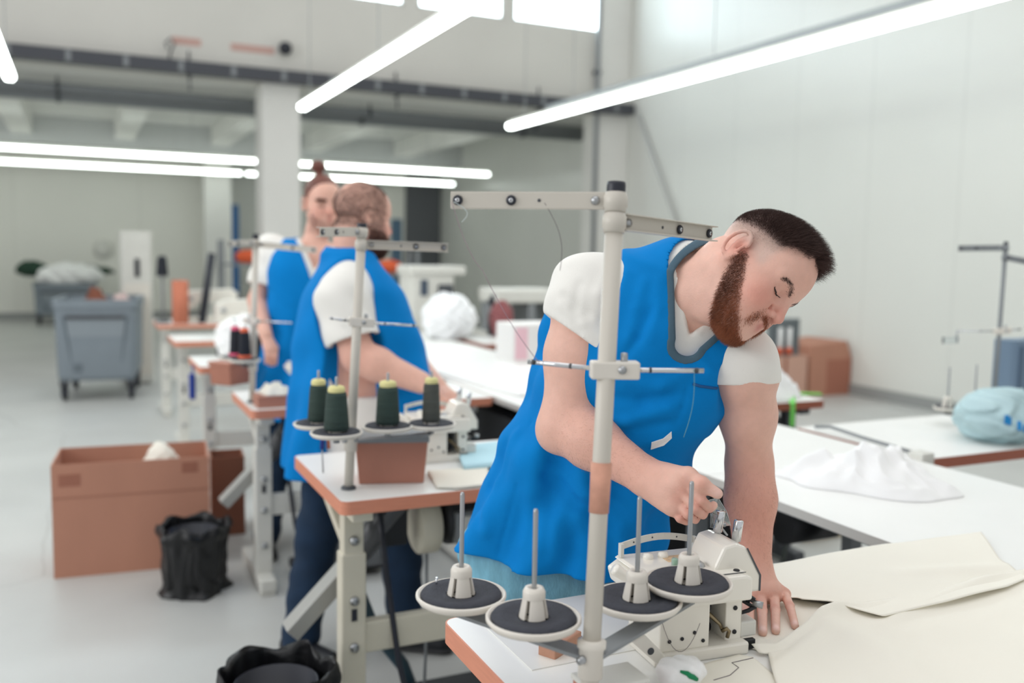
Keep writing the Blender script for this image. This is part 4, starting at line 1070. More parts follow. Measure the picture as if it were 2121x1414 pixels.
# clear finger guard held between thumb and finger
gq = [dep(1478, 1092, 1.665), dep(1512, 1088, 1.70), dep(1504, 1060, 1.70), dep(1486, 1030, 1.69), dep(1466, 1036, 1.655), dep(1474, 1062, 1.645)]
nn = unit(np.cross(gq[1] - gq[0], gq[3] - gq[0])); gd = MB().add([q for q in gq] + [q + nn * .002 for q in gq], [(5, 4, 3, 2, 1, 0), (6, 7, 8, 9, 10, 11)] + [(i, (i + 1) % 6, 6 + (i + 1) % 6, 6 + i) for i in range(6)])
go = gd.build('finger_guard', clear); tag(go, 'small clear plastic finger guard pinched in the leaning person\'s right hand', 'guard')
MB().add([dep(1470, 1062, 1.64), dep(1488, 1066, 1.655), dep(1486, 1094, 1.665), dep(1470, 1092, 1.65), dep(1470, 1062, 1.642) + BACK * .003, dep(1488, 1066, 1.657) + BACK * .003, dep(1486, 1094, 1.667) + BACK * .003, dep(1470, 1092, 1.652) + BACK * .003],
    [(3, 2, 1, 0), (4, 5, 6, 7), (0, 1, 5, 4), (1, 2, 6, 5), (2, 3, 7, 6), (3, 0, 4, 7)]).build('guard_lip', clear, go)
for px in (1486, 1500): MB().lathe([(0, .002), (.0035, .002), (.004, 0)], dep(px, 1087, 1.675), BACK, 12).build('guard_screw', steel, go)
MB().bar(dep(1494, 1092, 1.684), dep(1506, 1108, 1.69), .004, .003).build('guard_bracket', steel, go)

# ------------------------------------------------------------------ cloth on the near table
def coons(top, bot, lef, rig, nu, nv):
    """surface between four boundary polylines (top: l-r, bottom: l-r, left: t-b, right: t-b)"""
    def res(c, n):
        c = np.asarray(c, float); s = np.r_[0, np.cumsum(np.linalg.norm(np.diff(c, axis=0), axis=1))]; s /= s[-1]
        x = np.linspace(0, 1, n); r = np.stack([np.interp(x, s, c[:, i]) for i in range(c.shape[1])], 1)
        return np.stack([_smooth(r[:, i], 3) for i in range(c.shape[1])], 1) if False else r
    T, B, L, R = res(top, nu), res(bot, nu), res(lef, nv), res(rig, nv); u = np.linspace(0, 1, nu)[None, :, None]; v = np.linspace(0, 1, nv)[:, None, None]
    return (1 - v) * T[None] + v * B[None] + (1 - u) * L[:, None] + u * R[:, None] - ((1 - u) * (1 - v) * T[0] + u * (1 - v) * T[-1] + (1 - u) * v * B[0] + u * v * B[-1])
def sheet(name, P, m, label, cat, thick=.0016, parent=None, group=None):
    nv, nu = P.shape[:2]; F = []
    I = np.arange(nu * nv).reshape(nv, nu); F = np.stack([I[:-1, :-1], I[1:, :-1], I[1:, 1:], I[:-1, 1:]], -1).reshape(-1, 4)
    o = mesh_np(name, P.reshape(-1, 3), F, m, parent)
    bm = bmesh.new(); bm.from_mesh(o.data); bmesh.ops.recalc_face_normals(bm, faces=bm.faces)
    if sum(f.normal.z for f in bm.faces) < 0: bmesh.ops.reverse_faces(bm, faces=bm.faces)
    bm.to_mesh(o.data); bm.free()
    md = o.modifiers.new('thickness', 'SOLIDIFY'); md.thickness = thick; md.offset = 1
    if label: tag(o, label, cat, group)
    return o
def Z(pts, z=TZ + .004): return [onz(x, y, z) for x, y in pts]
# near sheet: runs from the machine to the table's right end and over onto the long table
P = coons(Z([(1556, 1346), (1606, 1344), (1660, 1312), (1700, 1284), (1740, 1264), (1860, 1240), (2000, 1214), (2230, 1165)]), Z([(1625, 1470), (1800, 1500), (2000, 1530), (2330, 1480)]),
          Z([(1556, 1346), (1574, 1356), (1590, 1350), (1598, 1392), (1625, 1470)]), Z([(2230, 1165), (2290, 1300), (2330, 1480)]), 120, 70)
X, Y = P[..., 0], P[..., 1]; u = np.linspace(0, 1, 120)[None, :]; v = np.linspace(0, 1, 70)[:, None]
def ridge(X, Y, a, b, w, h):
    a = np.asarray(a)[:2]; b = np.asarray(b)[:2]; d = b - a; L = np.linalg.norm(d); d = d / L; t = (X - a[0]) * d[0] + (Y - a[1]) * d[1]; s = -(X - a[0]) * d[1] + (Y - a[1]) * d[0]
    return h * np.exp(-(s / w) ** 2) * sstep(-.05, .06, t) * sstep(L + .08, L - .05, t)
q = lambda x, y: onz(x, y, TZ)
dz = ridge(X, Y, q(1560, 1345), q(1740, 1265), .020, .016) + ridge(X, Y, q(1700, 1290), q(1900, 1400), .035, .007) + ridge(X, Y, q(1830, 1300), q(2100, 1180), .018, .010) + ridge(X, Y, q(1600, 1400), q(1720, 1300), .016, .008)
P[..., 2] += dz + .0035 * (noise3((X * 14, Y * 14, 0), 3) + 1) * sstep(0, .1, v)
P[..., 2] += .010 * np.exp(-(v / .05) ** 2) * (.6 + .4 * np.sin(u * 9))
canvas = sheet('canvas_sheet', P, cream_cloth, 'large cream canvas sheet spread over the near table at the bottom right', 'cloth')
P = coons(Z([(1570, 1186), (1596, 1170), (1835, 1130), (2032, 1106)], TZ + .003), Z([(1660, 1258), (1720, 1262), (1830, 1292), (1960, 1262), (2085, 1228), (2130, 1208)], TZ + .003), Z([(1570, 1186), (1605, 1232), (1660, 1258)], TZ + .003), Z([(2032, 1106), (2070, 1160), (2130, 1208)], TZ + .003), 90, 40)
X, Y = P[..., 0], P[..., 1]; v = np.linspace(0, 1, 40)[:, None]
P[..., 2] += .003 * (noise3((X * 11, Y * 11, 1), 5) + 1) + .012 * sstep(.75, 1, v) + ridge(X, Y, q(1850, 1195), q(2090, 1180), .03, .010)
sheet('canvas_piece', P, cream_cloth, 'cream canvas piece lying behind the large sheet, up to the white long table', 'cloth')
# stitched offcut under the flat hand
P = coons(Z([(1535, 1250), (1640, 1236), (1730, 1256)], TZ + .0018), Z([(1530, 1336), (1590, 1352), (1650, 1330), (1715, 1290)], TZ + .0018), Z([(1535, 1250), (1530, 1336)], TZ + .0018), Z([(1730, 1256), (1715, 1290)], TZ + .0018), 30, 16)
off = sheet('canvas_offcut', P, cream_cloth, 'small cream canvas offcut under the leaning person\'s flat left hand', 'cloth')
# white piece on the bed in front of the machine
P = coons(Z([(1420, 1388), (1470, 1372), (1530, 1356), (1560, 1362)], TZ + .002), Z([(1440, 1470), (1560, 1460), (1640, 1430)], TZ + .002), Z([(1420, 1388), (1440, 1470)], TZ + .002), Z([(1560, 1362), (1600, 1395), (1640, 1430)], TZ + .002), 30, 20)
sheet('canvas_scrap', P, cream_cloth, 'cream canvas scrap in front of the machine base at the bottom edge', 'cloth')
# rolled white glove with a green stripe at the bottom edge
g = Grid(onz(1412, 1402, TZ) - .09, onz(1412, 1402, TZ) + .09, .003); c0 = onz(1410, 1420, TZ)
ball(g, c0 + [0, 0, .024], (.036, .028, .024), .01); ball(g, c0 + np.array([.010, -.014, .030]), (.024, .018, .017), .012); ball(g, c0 + np.array([-.022, .008, .026]), (.017, .020, .018), .01)
sl, p = g.sub(g.lo, g.hi); g.d += (.0022 * np.sin(p[0] * 300 + 60 * p[1]) * np.sin(p[2] * 180 + p[1] * 90)).astype(np.float32); g.d = np.maximum(g.d, (TZ + .003 - p[2]) * np.ones_like(g.d))
Vg, Fg = skin_grid(g, 1); gl = mesh_np('cotton_roll', Vg, Fg, white_cloth); tag(gl, 'rolled white knit cloth with a green stripe at the bottom edge', 'cloth')
NV = normals(Vg, Fg)
gp = []
for x, y in ((1412, 1384), (1424, 1389), (1434, 1396), (1441, 1404), (1446, 1413)):
    a, n_ = on_skin(x, y, Vg, NV); gp.append(a + n_ * .0008)
MB().tube(gp, [.002, .004, .0045, .0045, .003], 8).build('green_stripe', mat('green stripe', (20, 130, 84), .8), gl)
# small wooden block and brown tin by the stand
wb = onz(1160, 1345, TZ); o = MB().box((0, 0, .012), (.085, .035, .024), .002).build('wood_block', wood, None, Vector(wb.tolist()), (0, 0, .5)); tag(o, 'small plain wooden block on the table below the spool plates', 'block')
tb = thing('tin_box', 'brown tin box at the foot of the foreground thread stand', 'box', onz(1262, 1452, TZ)); MB().bx(-.05, .05, -.03, .03, 0, .036, .004).build('body', brown_box, tb); MB().bx(-.053, .053, -.033, .033, .034, .042, .003).build('lid', pale_metal, tb)
# loose threads about the machine
def thread(pts, m, label, r=.0006):
    o = MB().tube(pts, r, 5).build('thread', m); return tag(o, label, 'thread')
def arc(a, b, sag, n=14, side=None):
    a = np.asarray(a); b = np.asarray(b); t = np.linspace(0, 1, n)[:, None]; p = a + (b - a) * t; p[:, 2] -= sag * 4 * (t * (1 - t))[:, 0]
    if side is not None: p += np.asarray(side) * np.sin(t * math.pi)
    return p
thread(np.concatenate([arc(dep(936, 418, 1.392), dep(1000, 560, 1.39), .015), arc(dep(1000, 560, 1.39), dep(1118, 752, 1.383), .01)[1:]]), mat('mauve thread', (150, 128, 138), .7), 'mauve thread hanging from the left arm to the left guide rod', .00055)
thread(arc(dep(940, 418, 1.39), dep(956, 460, 1.39), .0, side=RIGHT * .014), thread_pale, 'short pale thread loop under the tip of the left stand arm')
thread(arc(dep(1128, 420, 1.375), dep(1160, 560, 1.39), .0, side=RIGHT * .012), thread_dark, 'fine thread hanging from the middle of the left stand arm', .0005)
thread(arc(dep(1438, 768, 1.36), dep(1416, 905, 1.5), .0, side=RIGHT * .006), mat('teal thread', (110, 176, 186), .6), 'fine teal thread hanging from the right end of the guide rod', .0005)
thread(arc(onz(1330, 1262, .955), dep(1345, 1330, 1.52), .0, side=-RIGHT * .02), thread_dark, 'loose thread on the left front of the machine base', .0005)
thread(arc(dep(1372, 1290, 1.535), dep(1450, 1290, 1.55), .05), thread_dark, 'looped thread across the front of the machine base', .0005)
P_ = [onz(x, y, TZ + .004) for x, y in ((1478, 1408), (1512, 1398), (1530, 1382), (1516, 1372), (1560, 1362))]; thread(P_, thread_dark, 'curled thread lying on the scrap in front of the machine', .0007)
# ------------------------------------------------------------------ the two men farther back
def simple_man(label, O, N, side, tab, head, arms, waist_t, leg_pts, hem_z, hand_dir, jeans, vent=None, h=.0062, neck=(.066, .058), skin=(226, 178, 160), V=.10, apr_tab=None):
    """body, T-shirt, apron, trousers and shoes; arms = (shoulder, elbow, wrist, hand tip, upper radius)"""
    T = Torso(O, N, side, tab); org = np.array([O[0], O[1], 0.]); man = thing('person', label, 'person', org)
    pts = np.array([q for a in arms for q in a[:4]] + [head.w(.12, 0, .15), head.w(-.12, 0, .15), head.w(0, .1, -.1), head.w(.12, 0, -.14), T.pt(0, 1, 1), T.pt(0, -1, -1), T.pt(0, 1, -1), T.pt(0, -1, 1), T.pt(.7, 1, 1), T.pt(.7, -1, -1)] + [T.pt(-.27, a, b) for a in (-1, 1) for b in (-1, 1)])
    lo, hi = pts.min(0) - .09, pts.max(0) + .09
    g = Grid(lo, hi, .0046); sl, p = g.sub(g.lo, g.hi); g.put(sl, T.field(p, -.03)[0].astype(np.float32))
    cone(g, T.pt(.92), head.w(-.028, 0, -.045), neck[0], neck[1], .05); cone(g, T.pt(.98, 0, .2), head.w(-.005, 0, -.08), neck[0] * .75, neck[1] * .8, .03)
    for sh, el, wr, tip, ru in arms:
        cone(g, T.pt(.93), sh, .055, .055, .05); ball(g, sh, ru * 1.1, .04)
        cone(g, sh, el, ru, ru * .88, .03); m = el + (wr - el) * .3; cone(g, el, m, ru * .86, ru * .88, .03); cone(g, m, wr, ru * .88, ru * .60, .03)
        d = unit(tip - wr); s_ = unit(np.cross(d, hand_dir)); L = np.linalg.norm(tip - wr); nrm = unit(np.cross(s_, d))
        cone(g, wr, wr + d * L * .45, ru * .58, .036, .02, (nrm, .5))
        for k, (o, ln) in enumerate(((-.027, .92), (-.009, 1.0), (.009, .97), (.027, .82))):
            a = wr + d * L * .5 + s_ * o * .9; b = wr + d * L * (.5 + .28 * ln) + s_ * o - nrm * .008; c = wr + d * L * (.5 + .48 * ln) + s_ * o - nrm * .03
            finger(g, [a, b, c], .0105, .0078, .003)
        finger(g, [wr + d * L * .22 - s_ * .024, wr + d * L * .42 - s_ * .047 - nrm * .012, wr + d * L * .62 - s_ * .046 - nrm * .03], .014, .009, .006)
    head.build(g); GRIDS.append(g); Vb, Fb = skin_grid(g, 2); Nb = normals(Vb, Fb)
    spots = [(head.w(.075, q * .045, -.03), .034, (216, 132, 116), .5) for q in (1, -1)] + [(head.w(.118, 0, -.022), .02, (212, 126, 112), .5), (head.w(.103, 0, -.06), .015, (188, 106, 98), .7)]
    spots += [(a[3], .05, (212, 140, 122), .5) for a in arms] + [(a[1], .07, (216, 150, 132), .5) for a in arms]
    tint = tree_tint(Vb, skin, spots); f_, l_, u_ = head.loc(Vb); near = (np.sqrt(f_ ** 2 + l_ ** 2 + u_ ** 2) < .17)
    mesh_np('body', Vb, Fb, SKIN, man, org, tint)
    # T-shirt
    gs = Grid(lo, hi, h); sl, p = gs.sub(gs.lo, gs.hi); fl = lambda t, u, v: (.004 * np.sin(t * 30 + u * 14) * np.sin(u * 20 + t * 8 + v * 10)).astype(np.float32)
    gs.put(sl, T.field(p, .004, fl)[0].astype(np.float32)); cone(gs, T.pt(.9), T.pt(1.01), neck[0] + .02, neck[1] + .026, .05)
    for sh, el, wr, tip, ru in arms: cone(gs, T.pt(.92, .45 * np.sign((sh - O) @ T.S)), sh, .07, .066, .04)
    raw = gs.d.copy()
    for sh, el, wr, tip, ru in arms:
        e = sh + (el - sh) * .70; pq = gs.sub(sh - .3, sh + .3); gs.put(pq[0], (f_cone(pq[1], sh, e + (el - sh) * .2, ru + .024, ru + .026) + .004 * np.sin(46 * (pq[1][0] + pq[1][2]) + 20 * pq[1][1])).astype(np.float32), .045)
    for sh, el, wr, tip, ru in arms:
        e = sh + (el - sh) * .72; n = unit(el - sh); pq = gs.sub(sh - .35, sh + .35); dpl = sum((pq[1][i] - np.float32(e[i])) * np.float32(n[i]) for i in range(3))
        gs.cut(pq[0], np.maximum(-dpl, f_cone(pq[1], sh, el + (el - sh) * .3, ru + .05, ru + .06)).astype(np.float32)); cone(gs, sh + (el - sh) * .5, el, ru + .012, ru + .016, .004, None, 'cut')
    cone(gs, T.pt(1.03, 0, .1), head.w(-.02, 0, -.03), neck[0] + .006, .09, .003, None, 'cut')
    tip2 = np.array([T.len * (1 - V), 0.]); gs.cut(sl, neck2d_(T, p, tip2, np.array([T.len * 1.06, 0]), .008, .075), .003)
    Vs, Fs = skin_grid(gs, 2); mesh_np('t_shirt', Vs, Fs, cotton, man, org)
    # apron
    Ta = Torso(O, N, side, apr_tab or tab); lo2 = lo.copy(); lo2[2] = min(lo[2], hem_z - .05); lo2[:2] -= .06; hi2 = hi.copy(); hi2[:2] += .06
    ga = Grid(lo2, hi2, h); sl2, p2 = ga.sub(ga.lo, ga.hi)
    def fl2(t, u, v):
        a = np.arctan2(v, u); low = np.clip(1.0 - t / .4, 0, 1.6); return (.012 * low * np.sin(a * 8 + 2 * np.sin(t * 6)) + .006 * np.sin(30 * t + 9 * u) * np.exp(-((t - .2) / .15) ** 2)).astype(np.float32)
    dA, t_, u_2, v_2 = Ta.field(p2, .012, fl2); ga.put(sl2, np.maximum(dA, (hem_z - p2[2]) * np.ones_like(dA)).astype(np.float32))
    sub = [int(round((gs.lo[i] - ga.lo[i]) / h)) for i in range(3)]
    rr = np.full(ga.n, .5, np.float32); n_ = [min(gs.n[i], ga.n[i] - sub[i]) for i in range(3)]
    rr[sub[0]:sub[0] + n_[0], sub[1]:sub[1] + n_[1], sub[2]:sub[2] + n_[2]] = raw[:n_[0], :n_[1], :n_[2]]
    ga.d = smin(ga.d, (rr - .010 + .5 * (1 - sstep(.45, .65, t_ / T.len))).astype(np.float32), .01)
    for sh, el, wr, tip, ru in arms:
        o = T.S * np.sign((sh - O) @ T.S); cc = sh + o * .02 
        cone(ga, cc + T.T * .2 + o * .08, cc, .115, .112, .004, None, 'cut'); cone(ga, cc, cc - T.T * .15 + o * .06, .112, .10, .004, None, 'cut'); cone(ga, cc + o * .07, sh + (el - sh) * .5 + o * .06, .12, .10, .004, None, 'cut')
    if vent is not None:
        for a, b, ra, rb in vent: cone(ga, a, b, ra, rb, .01, None, 'cut')
    cone(ga, T.pt(1.03, 0, .1), head.w(-.02, 0, -.03), neck[0] + .02, .10, .003, None, 'cut')
    ga.cut(sl2, neck2d_(T, p2, np.array([T.len * (1 - V - .05), 0.]), np.array([T.len * 1.06, 0]), .03, .10), .003)
    Va, Fa = skin_grid(ga, 2); mesh_np('apron', Va, Fa, blue_cloth, man, org)
    # trousers
    P = np.array([q for l in leg_pts for q in l]); lo3 = np.r_[np.minimum(P.min(0)[:2], (O - .2)[:2]) - .14, 0.0]; hi3 = np.r_[np.maximum(P.max(0)[:2], (O + .2)[:2]) + .14, O[2] + .16]
    gj = Grid(lo3, hi3, .008); sl3, p3 = gj.sub(gj.lo, gj.hi); gj.put(sl3, np.maximum(T.field(p3, -.012)[0], p3[2] - (O[2] - .02)).astype(np.float32))
    for hp_, kn_, an in leg_pts: cone(gj, hp_, kn_, .112, .078, .05); cone(gj, kn_, an, .078, .070, .03)
    gj.d += (.006 * np.sin(p3[2] * 42 + p3[0] * 30) * np.sin(p3[1] * 30 + p3[2] * 14)).astype(np.float32); gj.d = np.maximum(gj.d, (.045 - p3[2]) * np.ones_like(gj.d))
    Vj, Fj = skin_grid(gj, 2); mesh_np('jeans', Vj, Fj, jeans, man, org)
    return man, org, Vb, Nb, f_, l_, u_, near
def neck2d_(T, p, tip, top, r0, r1):
    t, u, v = T.coords(p); d = f_cone((t, u, np.zeros_like(t)), (tip[0], tip[1], 0), (top[0], top[1], 0), r0, r1); return np.maximum(d, -(v + .02)).astype(np.float32)

GRIDS = []
# bald man, seen from his right side, reaching to the machine
D2 = 3.50
hd2 = Head(dep(748, 455, D2), RIGHT * .80 - BACK * .55 - UP * .12, UP * .98 + RIGHT * .05, 1.06)
O2 = dep(742, 850, D2); N2 = dep(735, 545, D2)
tab2 = [(-.3, 0, .02, .215, .22), (0, 0, .02, .21, .225), (.2, 0, .03, .215, .235), (.4, 0, .02, .215, .225), (.6, 0, .0, .215, .20), (.8, 0, -.01, .215, .165), (.93, 0, -.02, .17, .115), (1.02, 0, -.02, .10, .07)]
apr2 = [(-.5, 0, .00, .25, .275), (-.3, 0, .0, .25, .268), (0, 0, .01, .235, .252), (.2, 0, .02, .235, .255), (.4, 0, .012, .23, .24), (.6, 0, -.005, .225, .21), (.8, 0, -.01, .225, .175), (.93, 0, -.02, .18, .12), (1.02, 0, -.02, .12, .08)]
sd2 = -BACK * .93 - RIGHT * .35     # towards his left
a2 = [(dep(706, 618, D2 - .20), dep(742, 738, D2 - .22), dep(872, 792, D2 - .25), dep(928, 838, D2 - .30), .066),
      (dep(770, 610, D2 + .20), dep(835, 730, D2 + .22), dep(905, 800, D2 + .0), dep(950, 835, D2 - .12), .060)]
legs2 = [(dep(700, 880, D2 - .06), dep(658, 1110, D2 - .05), np.array([*onz(622, 1322, 0.08)[:2], .09])), (dep(790, 880, D2 + .06), dep(830, 1100, D2 + .05), np.array([*onz(838, 1300, .08)[:2], .09]))]
vent2 = [(dep(735, 720, D2 - .27), dep(738, 930, D2 - .27), .115, .135)]
m2, org2, V2b, N2b, f2, l2, u2, near2 = simple_man('person in blue apron, seen side on, reaching to the machine on the second table', O2, N2, sd2, tab2, hd2, a2, .4, legs2, onz(630, 965, 0)[2] + (1.52 - (965 - 512) * D2 / 1900) - 0, UP, navy_denim, vent2, apr_tab=apr2, neck=(.075, .070), V=.12)
for l in legs2: shoe(l[2], RIGHT * .9 + np.array([.1, -.3, 0]) if l is legs2[1] else -BACK * .1 + RIGHT * .6 + BACK * .5, m2, org2)
rim2 = near2 * sstep(-.050, -.03, u2) * (1 - np.exp(-(((f2 + .085) / .05) ** 2 + (l2 / .055) ** 2 + ((u2 - .115) / .045) ** 2))) * sstep(.075, .045, f2) * (1 - np.exp(-((f2 + .01) / .02) ** 2 - ((np.abs(l2) - .085) / .02) ** 2 - ((u2) / .03) ** 2))
r_, n_, i_ = scatter(V2b, N2b, rim2 + 1e-9, 16000); strands('hair', r_, n_ * .7 - hd2.U * .4, .006, .0006, mat('cropped dark hair', (66, 48, 46), .6, noise=.2), m2, org2, jit=.4, seg=2, label='cropped dark hair round a bald crown')
bd2 = near2 * (u2 < -.035) * (u2 > -.16) * (f2 > .0) * (u2 < .005 - .9 * (f2 - .02)); r_, n_, i_ = scatter(V2b, N2b, bd2 + 1e-9, 7000); strands('beard', r_, n_ * .7 - hd2.U * .6, .018, .0005, beard_d, m2, org2, jit=.35, seg=2)

# standing person with a hair bun
D3 = 4.85
hd3 = Head(dep(668, 424, D3), BACK * .82 + RIGHT * .48 - UP * .22, UP * .97 + BACK * .2 + RIGHT * .05, 1.1)
O3 = dep(622, 765, D3 + .02); N3_ = dep(648, 515, D3)
tab3 = [(-.3, 0, .0, .20, .13), (0, 0, .0, .185, .125), (.3, 0, -.0, .165, .115), (.6, 0, .0, .19, .125), (.8, 0, .0, .205, .12), (.93, 0, -.01, .18, .09), (1.02, 0, -.01, .10, .065)]
apr3 = [(-.6, 0, .0, .235, .18), (-.3, 0, .0, .22, .165), (0, 0, .0, .20, .145), (.3, 0, .0, .178, .128), (.6, 0, .004, .195, .132), (.8, 0, .0, .205, .125), (.93, 0, -.01, .185, .095), (1.02, 0, -.01, .12, .075)]
sd3 = RIGHT * .90 - BACK * .40
a3 = [(dep(562, 515, D3 + .02), dep(533, 622, D3 - .02), dep(550, 692, D3 - .18), dep(568, 752, D3 - .24), .052), (dep(738, 520, D3 - .05), dep(770, 640, D3 - .06), dep(760, 720, D3 - .2), dep(740, 770, D3 - .25), .050)]
legs3 = [(dep(596, 790, D3 + .02), dep(570, 960, D3), np.array([*onz(552, 1108, .08)[:2], .09])), (dep(660, 790, D3 + .02), dep(660, 960, D3 + .05), np.array([*onz(665, 1110, .08)[:2], .09]))]
m3, org3, V3b, N3b, f3, l3, u3, near3 = simple_man('person in blue apron standing behind the reaching person, one arm hanging down', O3, N3_, sd3, tab3, hd3, a3, .4, legs3, 1.52 - (860 - 511) * D3 / 1900, UP, navy_denim, None, apr_tab=apr3, V=.16)
for l in legs3: shoe(l[2], BACK * .8 + RIGHT * .3, m3, org3)
GB3 = GRIDS[-1]
thr3 = np.interp(f3, [-.11, -.06, 0, .05, .09], [-.03, -.02, .035, .070, .082]); hm3 = near3 * sstep(-.004, .012, u3 - thr3)
gh = Grid(hd3.c - .2, hd3.c + .28, .006); R3 = hd3.R()
ball(gh, hd3.w(-.008, 0, .054), [v * 1.1 for v in (.104, .082, .090)], 0, R3); ball(gh, hd3.w(-.075, .0, .176), [v for v in (.038, .040, .034)], .006, R3); ball(gh, hd3.w(-.06, 0, .138), .020, .015)
sl, p = gh.sub(gh.lo, gh.hi); q_ = [sum((p[i] - np.float32(hd3.c[i])) * np.float32(e[i]) for i in range(3)) / 1.1 for e in (hd3.F, hd3.L, hd3.U)]
gh.cut(sl, np.asarray(q_[2] - np.interp(q_[0], [-.11, -.06, 0, .05, .09, .12], [-.03, -.02, .035, .072, .084, .086]), np.float32), .004)
gh.d += (.0018 * np.sin(q_[1] * 420 + 40 * q_[0]) ).astype(np.float32)
for q in (1, -1):
    bw = near3 * np.exp(-((u3 - .030) / .0045) ** 2) * ((l3 * q) > .012) * ((l3 * q) < .055) * (f3 > .05)
    r_, n_, i_ = scatter(V3b, N3b, bw + 1e-12, 700); strands('eyebrow', r_, n_ * .1 + hd3.L * q, .010, .0006, auburn, m3, org3, jit=.15, seg=2)
    MB().tube([hd3.front(GB3, q * x, .0035 - .0045 * math.sin((x - .0215) / .027 * math.pi), .001) - org3 for x in np.linspace(.0215, .0485, 8)], .0018, 6).build('eyelashes', lash, m3)
st3 = near3 * (u3 < -.040) * (u3 > -.13) * (f3 > .02) * (u3 < .0 - .9 * (f3 - .03)); r_, n_, i_ = scatter(V3b, N3b, st3 + 1e-9, 3500); strands('stubble', r_, n_ * .6 - hd3.U * .5, .006, .0004, auburn, m3, org3, jit=.4, seg=2)
Vh, Fh = skin_grid(gh, 1); mesh_np('hair', Vh, Fh, auburn, m3, org3)

# ------------------------------------------------------------------ stands, cones and machines on the other tables
def thread_cone(label, c, r0, r1, h, thr, group=None, core=cone_yellow):
    t = thing('thread_cone', label, 'thread cone', c, 0, group)
    MB().lathe([(r0 * .9, 0), (r0, .004), (r0 * 1.01, .012), (r1, h - .012), (r1 * .92, h - .004), (r1 * .5, h)], n=24).build('wound_thread', thr, t)
    MB().lathe([(r1 * .80, h - .004), (r1 * .86, h + .004), (r1 * .76, h + .012), (r1 * .45, h + .015), (r1 * .28, h + .012), (r1 * .28, 0), (r0 * .8, 0)], n=20).build('cone_core', core, t)
    return t
baseM = onz(722, 1012, TZ); zt = 1.012; dM = 2.60
plM = [onz(660, 880, zt), onz(697, 899, zt), onz(803, 886, zt), onz(893, 881, zt)]
zM = lambda py: dep(745, py, dM)[2]
armM = [(zM(480), dep(661, 480, 2.42) - dep(748, 480, dM)), (zM(506), dep(928, 513, 2.68) - dep(748, 506, dM))]
standM = thread_stand('thread stand holding three dark green cones and an olive one', baseM, dep(750, 462, dM + .01), armM, zM(668), [dep(688, 660, 2.55) - dep(745, 668, dM), dep(872, 676, 2.66) - dep(745, 668, dM)], plM, pin=.155, r=.072, tray_z=zM(918))
lab = ['dark green thread cone at the left of the second stand', 'dark green thread cone standing lowest, just left of the second stand\'s pole', 'dark green thread cone just right of the second stand\'s pole', 'olive grey thread cone at the right of the second stand']
for p_, (r0, r1, h_, m_), l_ in zip(plM, ((.031, .025, .108, green_thread), (.034, .028, .108, green_thread), (.034, .029, .110, green_thread), (.0265, .023, .115, olive_thread)), lab):
    thread_cone(l_, p_ + np.array([0, 0, .012]), r0, r1, h_, m_, 'thread cones on the second stand')
machM = overlock('white overlock machine with blue lettering on the second table', (.965, 2.76, TZ), -.08, True, True)
def tin(label, p0, p1, dpt, hgt, lidm=mid_grey):
    a = np.asarray(p0); b = np.asarray(p1); t = thing('tin_box', label, 'box', a, math.atan2(*(b - a)[1::-1])); w_ = np.linalg.norm((b - a)[:2])
    MB().prism([(0.008, 0), (w_ - .012, 0), (w_, hgt), (-.004, hgt)], 0, dpt, 'y', .003).build('body', brown_box, t)
    MB().bx(-.008, w_ + .004, -.006, dpt + .006, hgt - .002, hgt + .016, .003).build('lid', lidm, t); return t
tin('brown tin box under the second thread stand', onz(738, 1003, TZ), onz(886, 1000, TZ), .12, .125)
sn = thing('thread_snips', 'dark blue handled thread snips hanging from the second stand\'s left plate', 'snips', onz(665, 908, .98))
MB().tube([(0, 0, .03), (.004, 0, 0), (.003, 0, -.03)], .006, 8).build('handle', mat('dark blue plastic', (30, 50, 140), .4), sn); MB().tube([(.003, 0, -.03), (.006, 0, -.10)], .002, 6).build('blade', steel, sn); MB().tube([(.02, 0, .0), (.022, .0, -.03)], .005, 8).build('handle', mat('orange handle', (190, 110, 80), .5), sn)
lb = coons(Z([(945, 930), (1000, 924), (1050, 918)], TZ + .012), Z([(960, 972), (1010, 968), (1060, 962)], TZ + .008), Z([(945, 930), (960, 972)], TZ + .01), Z([(1050, 918), (1060, 962)], TZ + .01), 20, 12)
sheet('folded_cloth', lb, light_blue, 'light blue folded cloth on the second table behind the apron', 'cloth', .012)
wc = coons(Z([(885, 978), (940, 974), (1010, 968)], TZ + .004), Z([(905, 1010), (950, 1012), (1010, 1006)], TZ + .006), Z([(885, 978), (905, 1010)], TZ + .004), Z([(1010, 968), (1010, 1006)], TZ + .004), 20, 12)
sheet('canvas_stack', wc, cream_cloth, 'cream canvas pieces at the front of the second table', 'cloth', .006)
